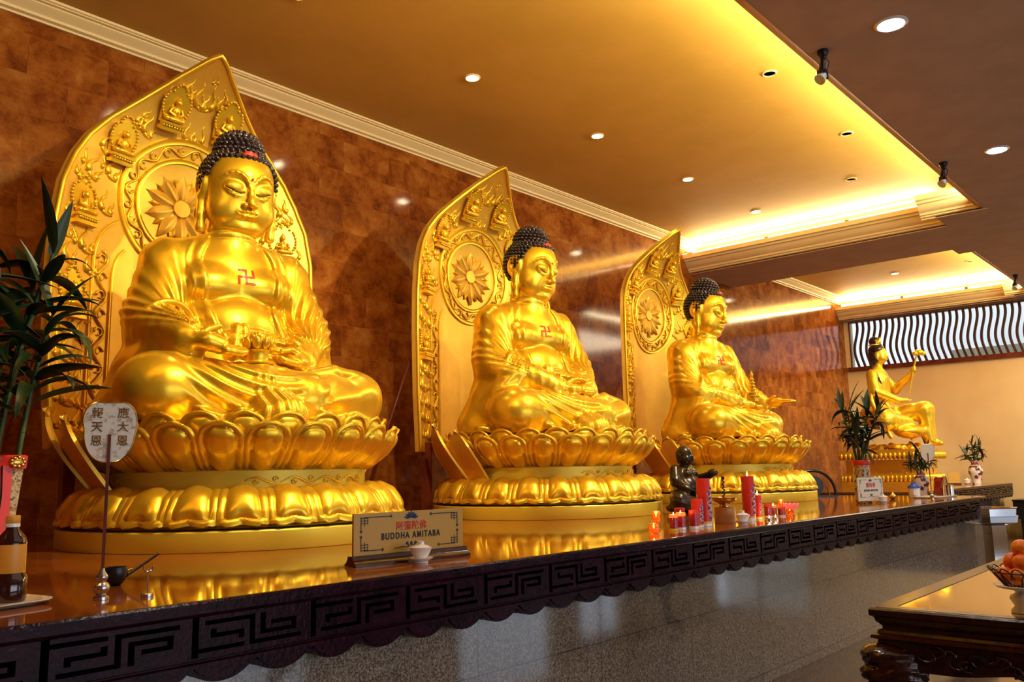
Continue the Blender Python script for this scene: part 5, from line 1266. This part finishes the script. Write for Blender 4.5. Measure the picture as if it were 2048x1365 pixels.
# ------------------------------------------------------------------ farther seated figure, black bronze figure
def guanyin():
    t = thing('guanyin_statue', 'farther gilt seated figure with black topknot holding a long sceptre, one leg hanging', 'statue', (14.35, 4.95, 0)); Z0 = 1.62
    def f(x, y, z):
        z = z-Z0; ax_ = np.abs(x)
        d = ell(x, y, z, (0, .06, .88), (.21, .145, .26)); d = smin(d, ell(x, y, z, (0, .04, .60), (.20, .15, .22)), .06)
        d = smin(d, ell(x, y, z, (0, .10, .40), (.34, .26, .18)), .08)
        d = smin(d, cap(ax_, y, z, (.0, .08, 1.08), (.20, .08, 1.02), .06, .07), .05)
        d = smin(d, cap(x, y, z, (0, .07, 1.05), (0, .04, 1.22), .062, .058), .02)
        for pts, rs in (([(-.25, .08, 1.0), (-.33, .02, .74), (-.14, -.24, .60)], [.075, .065, .05]), ([(.25, .08, 1.0), (.34, -.06, .80), (.22, -.34, 1.00)], [.075, .062, .042])):
            d = smin(d, chain(x, y, z, pts, rs, .03), .03)
        # leg folded on the seat, knee raised leg, and the hanging one
        d = smin(d, chain(x, y, z, [(-.14, .10, .34), (-.46, -.12, .30), (-.05, -.30, .26)], [.15, .14, .10], .06), .05)
        d = smin(d, chain(x, y, z, [(.14, .06, .38), (.24, -.48, .46), (.24, -.52, .02)], [.15, .125, .085], .05), .05)
        d = smin(d, cap(x, y, z, (.24, -.50, .0), (.24, -.66, -.04), .055, .035), .03)
        u = (x*.8+.5*z)/.055; d = d-.007*ridge((x*.9+y*.55+.2*z)/.065)*sst((.62-z)/.1)-.006*ridge(x/.05+.3*np.sin(z*9))*sst((z-.6)/.1)*sst((1.05-z)/.08)
        d = smin(d, ell(x, y, z, (0, -.32, .14), (.40, .20, .10)), .06)-.0
        # ribbons flowing at the sides
        d = smin(d, chain(ax_, y, z, [(.30, .10, .95), (.40, .06, .60), (.44, -.06, .30), (.48, -.20, .05)], [.035, .03, .045, .03], .02), .02)
        # necklace
        d = smin(d, chain(ax_, y, z, [(0, -.085, .93), (.06, -.075, .96), (.10, -.03, 1.02)], [.012, .012, .012], .01), .006)
        # head
        hd = ell(x, y, z, (0, .03, 1.335), (.098, .115, .125)); hd = smin(hd, ell(x, y, z, (0, -.005, 1.265), (.080, .085, .085)), .03)
        hd = smin(hd, chain(x, y, z, [(0, -.088, 1.345), (0, -.104, 1.285)], [.008, .013]), .012); hd = smin(hd, ell(x, y, z, (0, -.082, 1.235), (.024, .016, .010)), .008)
        hd = smin(hd, ell(ax_, y, z, (.036, -.062, 1.322), (.025, .022, .014)), .008)
        hd = smin(hd, ell(ax_, y, z, (.098, .03, 1.29), (.014, .028, .060)), .01)
        d = smin(d, hd, .015)
        # hands
        d = smin(d, chain(x, y, z, [(-.14, -.24, .60), (-.06, -.33, .60)], [.04, .034]), .02)
        for i in range(4): d = smin(d, chain(x, y, z, [(-.06, -.30-.018*i, .60), (.01, -.31-.018*i, .60), (.06, -.31-.018*i, .62)], [.012, .011, .008]), .006)
        d = smin(d, chain(x, y, z, [(.22, -.34, 1.00), (.20, -.38, 1.07)], [.036, .034]), .02)
        for i in range(4): d = smin(d, chain(x, y, z, [(.21, -.40, 1.04+.020*i), (.17, -.42, 1.05+.020*i), (.15, -.39, 1.05+.02*i)], [.012, .011, .009]), .006)
        return d
    isosurface(f, (-.68, -.78, Z0-.12), (.68, .48, Z0+1.50), .014, 'body', M['gold'], t)
    b = MB(); h = Z0
    b.ball((0, .055, h+1.395), (.112, .122, .092), 20, 12); b.ball((0, .085, h+1.30), (.108, .105, .14), 20, 12); b.ball((0, .08, h+1.53), (.075, .08, .075), 18, 10); b.tube([(0, .05, h+1.44), (0, .07, h+1.50)], [.085, .055], 16)
    for sx in (-1, 1):
        b.tube([(sx*.08, .12, h+1.22), (sx*.14, .10, h+1.10), (sx*.20, .02, h+1.00), (sx*.19, -.04, h+.86)], [.035, .030, .022, .006], 8)
    b.build('long_hair', M['hair'], t, 180)
    b = MB()
    for i in range(7): a = -PI/2+(i-3)*.32; b.ball((.078*math.cos(a), .08+.085*math.sin(a), h+1.50+.012*(3-abs(i-3))), (.014, .014, .022+.010*(3-abs(i-3))), 8, 6)
    b.lathe([(.088, -.01), (.092, 0), (.088, .012)], 24, (0, .075, h+1.47), cap=False); b.build('crown', M['gold'], t, 60)
    b = MB(); b.tube([(.20, -.30, h+.72), (.185, -.385, h+1.05), (.17, -.46, h+1.28)], [.020, .022, .018], 10, .6); b.build('sceptre_shaft', M['gold'], t)
    b = MB(); b.ball((.165, -.49, h+1.315), (.06, .075, .045), 14, 8); b.ball((.12, -.455, h+1.30), (.035, .04, .035), 10, 7); b.ball((.21, -.545, h+1.30), (.035, .04, .035), 10, 7); b.build('sceptre_head', M['gold'], t)
    t.scale = (1.1,)*3; t.location = (14.55, 4.62, -.10)
    return t
guanyin()
t = thing('rock_pedestal', 'stepped gilt pedestal with petal mouldings under the farther seated figure', 'pedestal', (14.35, 4.95, CZ))
def sq(b, w, d, z0, z1, n_=0):
    b.box(-w, w, -d, d, z0, z1)
b = MB(); b.box(-.82, .82, -.80, .62, 0, .10); b.box(-.70, .70, -.70, .55, .10, .44); b.box(-.80, .80, -.80, .62, .50, .60); b.build('pedestal_core', M['gold_dull'], t, 0)
for zz, ww, hh, up in ((.15, .80, .055, 0), (.50, .84, .055, 1)):
    b = MB()
    for side in range(4):
        n_ = 18
        for i in range(n_):
            s_ = -ww+2*ww*(i+.5)/n_; p = {0: (s_, -ww+.02), 1: (ww-.04, s_*.86-.09), 2: (s_, .62), 3: (-ww+.04, s_*.86-.09)}[side]
            b.ball((p[0], p[1], zz), (.040, .040, hh), 7, 5)
    b.build('petal_moulding', M['gold'], t, 60)
b = MB(); rn = random.Random(9)
for i in range(26): b.ball((rn.uniform(-.5, .5), rn.uniform(-.55, .3), .60+rn.uniform(0, .07)), (rn.uniform(.06, .14), rn.uniform(.06, .14), rn.uniform(.04, .08)), 9, 6)
for i in range(8): b.ball((.24+.07*math.cos(i*.8), -.66+.06*math.sin(i*.8), .615), (.028, .03, .05), 8, 6)
b.build('rockwork', M['gold'], t, 60)
b = MB()
for i, x in enumerate(np.linspace(-.6, .6, 7)):
    for q in range(3): b.ball((x+.03*math.cos(q*2.1), -.702, .27+.05*math.sin(q*2.1)), (.03, .006, .018), 7, 5)
for i, y in enumerate(np.linspace(-.5, .3, 4)):
    for q in range(3): b.ball((-.702, y+.03*math.cos(q*2.1), .27+.05*math.sin(q*2.1)), (.006, .03, .018), 7, 5)
b.build('carved_panel_relief', M['gold'], t, 60); t.scale = (.80, .86, 1); t.location = (14.55, 4.66, CZ)
# small black laughing figure
t = thing('black_bronze_figure', 'small black bronze seated laughing figure behind the left row of red candles', 'statue', (6.13, 3.54, CT), R(-5))
def f(x, y, z):
    ax_ = np.abs(x)
    d = ell(x, y, z, (0, .02, .27), (.115, .095, .13)); d = smin(d, ell(x, y, z, (0, -.045, .22), (.095, .075, .085)), .03)
    d = smin(d, ell(ax_, y, z, (.045, -.055, .325), (.035, .03, .028)), .015)
    d = smin(d, chain(ax_, y, z, [(.10, .03, .36), (.14, .0, .27)], [.04, .045]), .03)
    d = smin(d, chain(x, y, z, [(-.14, .0, .27), (-.10, -.09, .20)], [.04, .03]), .02); d = smin(d, chain(x, y, z, [(.14, .0, .27), (.12, -.13, .30), (.10, -.18, .315)], [.042, .034, .028]), .02)
    d = smin(d, ell(x, y, z, (.10, -.20, .33), (.035, .045, .03)), .01)
    d = smin(d, ell(x, y, z, (0, .005, .475), (.066, .070, .080)), .02); d = smin(d, ell(x, y, z, (0, -.015, .435), (.066, .060, .045)), .02)
    d = smin(d, ell(x, y, z, (0, -.072, .462), (.014, .016, .013)), .008); d = smin(d, ell(ax_, y, z, (.030, -.052, .448), (.022, .018, .018)), .01)
    d = smin(d, ell(ax_, y, z, (.070, .01, .445), (.012, .02, .045)), .008); d = smax(d, -ell(x, y, z, (0, -.075, .425), (.026, .012, .006)), .005)
    d = smin(d, chain(ax_, y, z, [(.06, .03, .13), (.17, -.05, .11), (.05, -.14, .085)], [.075, .065, .05]), .03)
    d = smin(d, ell(x, y, z, (0, 0, .05), (.20, .15, .05)), .03)
    d = d-.004*ridge(np.sqrt(x*x+(z-.5)**2)/.035)*sst((.34-z)/.1)*sst((ax_-.06)/.05)
    for i in range(4): d = smin(d, cap(x, y, z, (-.10+.012*i, -.10, .20-.01*i), (-.06+.012*i, -.125, .19-.012*i), .009, .008), .004)
    return np.maximum(d, .002-z)
o = isosurface(f, (-.26, -.28, -.01), (.26, .20, .58), .0085, 'figure_body', M['bronze'], t); t.scale = (.99,)*3
t = thing('plinth_block', 'dark low plinth under the black bronze figure', 'plinth', (6.30, 3.70, CT)) if False else None

# ------------------------------------------------------------------ carved table with fruit
TX, TY, TZ = 3.215, 1.09, .80
t = thing('carved_table', 'dark carved mahogany table with a glass covered yellow top at lower right', 'table', (TX, TY, 0))
LX, LY = 3.2, 1.25
b = MB(); b.box(.02, LX, -LY, -.02, TZ-.035, TZ-.012); b.box(.0, LX, -.055, 0, TZ-.035, TZ); b.box(0, .055, -LY, -.055, TZ-.035, TZ)
def tprof(b, pr):
    """moulding swept round the two visible sides with a mitre"""
    n = len(pr); R0 = [(-s, -LY, z) for s, z in pr]; R1 = [(-s, s, z) for s, z in pr]; R2 = [(LX, s, z) for s, z in pr]
    b.add(R0+R1+R2, [tuple(range(n)), tuple(range(3*n-1, 2*n-1, -1))]+[(i, i+n, (i+1) % n+n, (i+1) % n) for i in range(n)]+[(n+i, 2*n+i, 2*n+(i+1) % n, n+(i+1) % n) for i in range(n)])
tprof(b, [(0, TZ-.001), (.016, TZ-.001), (.022, TZ-.008), (.022, TZ-.028), (.010, TZ-.034), (.004, TZ-.050), (-.012, TZ-.066), (-.012, TZ-.076), (0, TZ-.080), (.004, TZ-.090), (.020, TZ-.096), (.022, TZ-.106), (.006, TZ-.112), (-.02, TZ-.112), (-.02, TZ-.03)])
b.build('table_frame', M['mahogany'], t, 25)
MB().box(.055, LX, -LY, -.055, TZ-.012, TZ-.002).build('glass_top', M['mirror_top'], t, 0)
def apron(L):
    O = [(0, TZ-.11)]; K = 60
    for i in range(K+1):
        s_ = i/K; x = L*s_; e = .5-abs(s_-.5)
        z = TZ-.175-.10*math.exp(-(e/.07)**2)-.035*abs(math.sin(e*9.0))*(1 if e > .06 else 0)-.05*(1 if False else math.exp(-((e-.5)/.12)**2)); O.append((x, z))
    O.append((L, TZ-.11)); return O
b = MB(); b.poly([(-x, z) for x, z in apron(LY)][::-1], 0, .03, 'x'); b.xf(Matrix.Translation((-.004, 0, 0))); b.build('side_apron', M['mahogany'], t, 30)
b = MB(); b.poly(apron(LX), -.03, 0.004); b.build('back_apron', M['mahogany'], t, 30)
b = MB(); rn = random.Random(3)
for i in range(30):
    y = -.16-.95*i/29; z = TZ-.155+.02*math.sin(i*1.3); pts = [(-.008, y+.028*math.cos(q*.7+i), z+.018*math.sin(q*.7+i)*(1 if i % 2 else -1)) for q in range(7)]; b.tube(pts, [.004, .006, .008, .008, .007, .005, .003], 6)
b.build('apron_carving', M['mahogany'], t, 180); b = MB()
for i in range(60):
    x = .12+3.0*i/59; z = TZ-.155+.02*math.sin(i*1.3); pts = [(x+.028*math.cos(q*.7+i), .008, z+.018*math.sin(q*.7+i)) for q in range(7)]; b.tube(pts, [.004, .006, .008, .008, .007, .005, .003], 6)
b.build('apron_carving', M['mahogany'], t, 180)
def table_leg(par, ox, oy, sx, sy):
    def f(x, y, z):
        u = x*sx; v = y*sy
        d = chain(u, v, z, [(.05, .05, TZ-.13), (-.015, -.015, TZ-.22), (-.005, -.005, TZ-.34), (.06, .06, TZ-.50), (.045, .045, .10), (-.02, -.02, .035)], [.075, .085, .075, .045, .035, .05], .04)
        # carved beast mask on the knee: brow, eyes, nose, jaw, curls
        m = ell(u, v, z, (-.045, -.045, TZ-.165), (.075, .075, .04)); m = np.minimum(m, ell(u, v, z, (-.075, -.07, TZ-.225), (.045, .045, .030)))
        m = np.minimum(m, ell(u, v, z, (-.078, -.015, TZ-.205), (.022, .02, .02))); m = np.minimum(m, ell(u, v, z, (-.015, -.078, TZ-.205), (.02, .022, .02)))
        m = np.minimum(m, ell(u, v, z, (-.062, -.055, TZ-.285), (.05, .05, .022))); m = np.minimum(m, ell(u, v, z, (-.04, -.04, TZ-.33), (.06, .06, .03)))
        d = smin(d, m, .012); d = d-.007*ridge((z*1.3+u*.8-v*.6)/.042)*sst((z-TZ+.36)/.05)*sst((TZ-.13-z)/.03)-.004*ridge((u-v)/.03)*sst((z-TZ+.36)/.05)
        return np.maximum(np.maximum(d, z-(TZ-.112)), -z+.001)
    o = isosurface(lambda x, y, z: f(x, y, z), (-.17, -.17, -.01), (.17, .17, TZ-.09), .009, 'leg', M['mahogany'], par); o.location = (ox, oy, 0); return o
table_leg(t, .055, -.055, 1, -1)
table_leg(t, LX-.08, -.055, -1, -1); 
table_leg(t, .055, -LY+.06, 1, 1)
# fruit bowl: wire basket on a white footed dish
FX, FY = 3.375, .640
t = thing('footed_dish', 'white footed dish on the glass table top under the wire basket', 'dish', (FX, FY, TZ-.002)); 
MB().lathe([(.001, 0), (.048, 0), (.050, .006), (.036, .022), (.050, .045), (.047, .056), (.030, .066), (.034, .074), (.085, .084), (.095, .092), (.09, .094), (.001, .080)], 36).build('dish_body', M['white'], t, 180)
t = thing('wire_basket', 'dark looped wire fruit basket holding oranges', 'basket', (FX, FY, TZ+.085)); b = MB()
for i in range(16):
    a0 = 2*PI*i/16; pts = []
    for q in range(13):
        s_ = q/12; a = a0+(s_-.5)*.62; hgt = .062*math.sin(s_*PI)**.6; r_ = .060+.050*(hgt/.062); pts.append((r_*math.cos(a), r_*math.sin(a), hgt+.004))
    b.tube(pts, .0022, 5)
b.build('wire_loops', M['bronze'], t)
b = MB(); b.tube([(.062*math.cos(a), .062*math.sin(a), .003) for a in np.linspace(0, 2*PI, 30)], .003, 5); b.tube([((.1+.0)*math.cos(a), (.1+.0)*math.sin(a), .05) for a in np.linspace(0, 2*PI, 30)], .0022, 5); b.build('wire_rings', M['bronze'], t)
def orange_mb():
    b = MB(); b.ball((0, 0, 0), (.0305, .0305, .0285), 22, 14); b.v = [(x, y, z-.004*math.exp(-((x*x+y*y)/.00012))*(1 if z > 0 else 0)) for x, y, z in b.v]; return b
om = None; pos = [(.054*math.cos(a), .054*math.sin(a), .037) for a in np.arange(5)*2*PI/5+.5]+[(0, 0, .034)]+[(.0365*math.cos(a), .0365*math.sin(a), .082) for a in np.arange(3)*2*PI/3+1.2]+[(0, 0, .130)]
LB = ['lower layer, nearest the camera side of the basket', 'lower layer, at the far left inside the wires', 'lower layer, far side behind the others', 'lower layer, right side of the basket', 'lower layer, front right inside the wires', 'hidden in the middle of the lower layer', 'second layer, left one', 'second layer, right one', 'second layer, front one', 'topmost of the heap']
for i, p in enumerate(pos):
    o = thing('orange', 'orange in the wire basket, '+LB[i], 'orange', (FX+p[0], FY+p[1], TZ+.085+p[2]), group='oranges in the wire basket') if False else None
    if om is None: om = o = orange_mb().build('orange', M['orange'], None, 180)
    else: o = om.copy(); C.objects.link(o)
    o.location = (FX+p[0], FY+p[1], TZ+.085+p[2]); o.rotation_euler = (i*.7, i*.4, i); tag(o, 'orange in the wire basket, '+LB[i], 'orange', 'oranges in the wire basket')
# steel bin and bench at the far end
t = thing('steel_burner', 'polished steel faceted box with flared top on a column by the altar end', 'offering bin', (10.98, 2.42, 0), R(10))
b = MB(); b.lathe([(.20, .66), (.265, .68), (.275, .745), (.255, .750), (.265, .835), (.272, .845), (.20, .845), (.19, .80), (.001, .80)], 6); b.build('faceted_top', M['mirror_steel'], t, 0)
MB().lathe([(.15, 0), (.14, .64), (.19, .67), (.001, .67)], 6).build('column', M['mirror_steel'], t, 0)
MB().lathe([(.22, 0), (.22, .03), (.16, .05), (.001, .05)], 6).build('foot', M['mirror_steel'], t, 0)
t.scale = (1.12, 1.12, .955)
t = thing('long_bench', 'long black low cabinet against the cream wall under the window', 'cabinet', (17.3, 1.4, 0))
MB().box(-.25, .30, -2.6, 2.02, .34, .64).build('cabinet_body', M['black'], t, 0); MB().box(-.27, .32, -2.62, 2.03, .64, .665).build('cabinet_top', M['lacquer'], t, 0)
for y in (-2.4, -.9, .6, 1.9): MB().box(-.2, .25, y-.03, y+.03, 0, .34).build('leg', M['black'], t, 0)
t = thing('carved_cabinet', 'low carved brown cabinet end below the farther altar', 'cabinet', (16.9, 3.2, 0)) if False else None
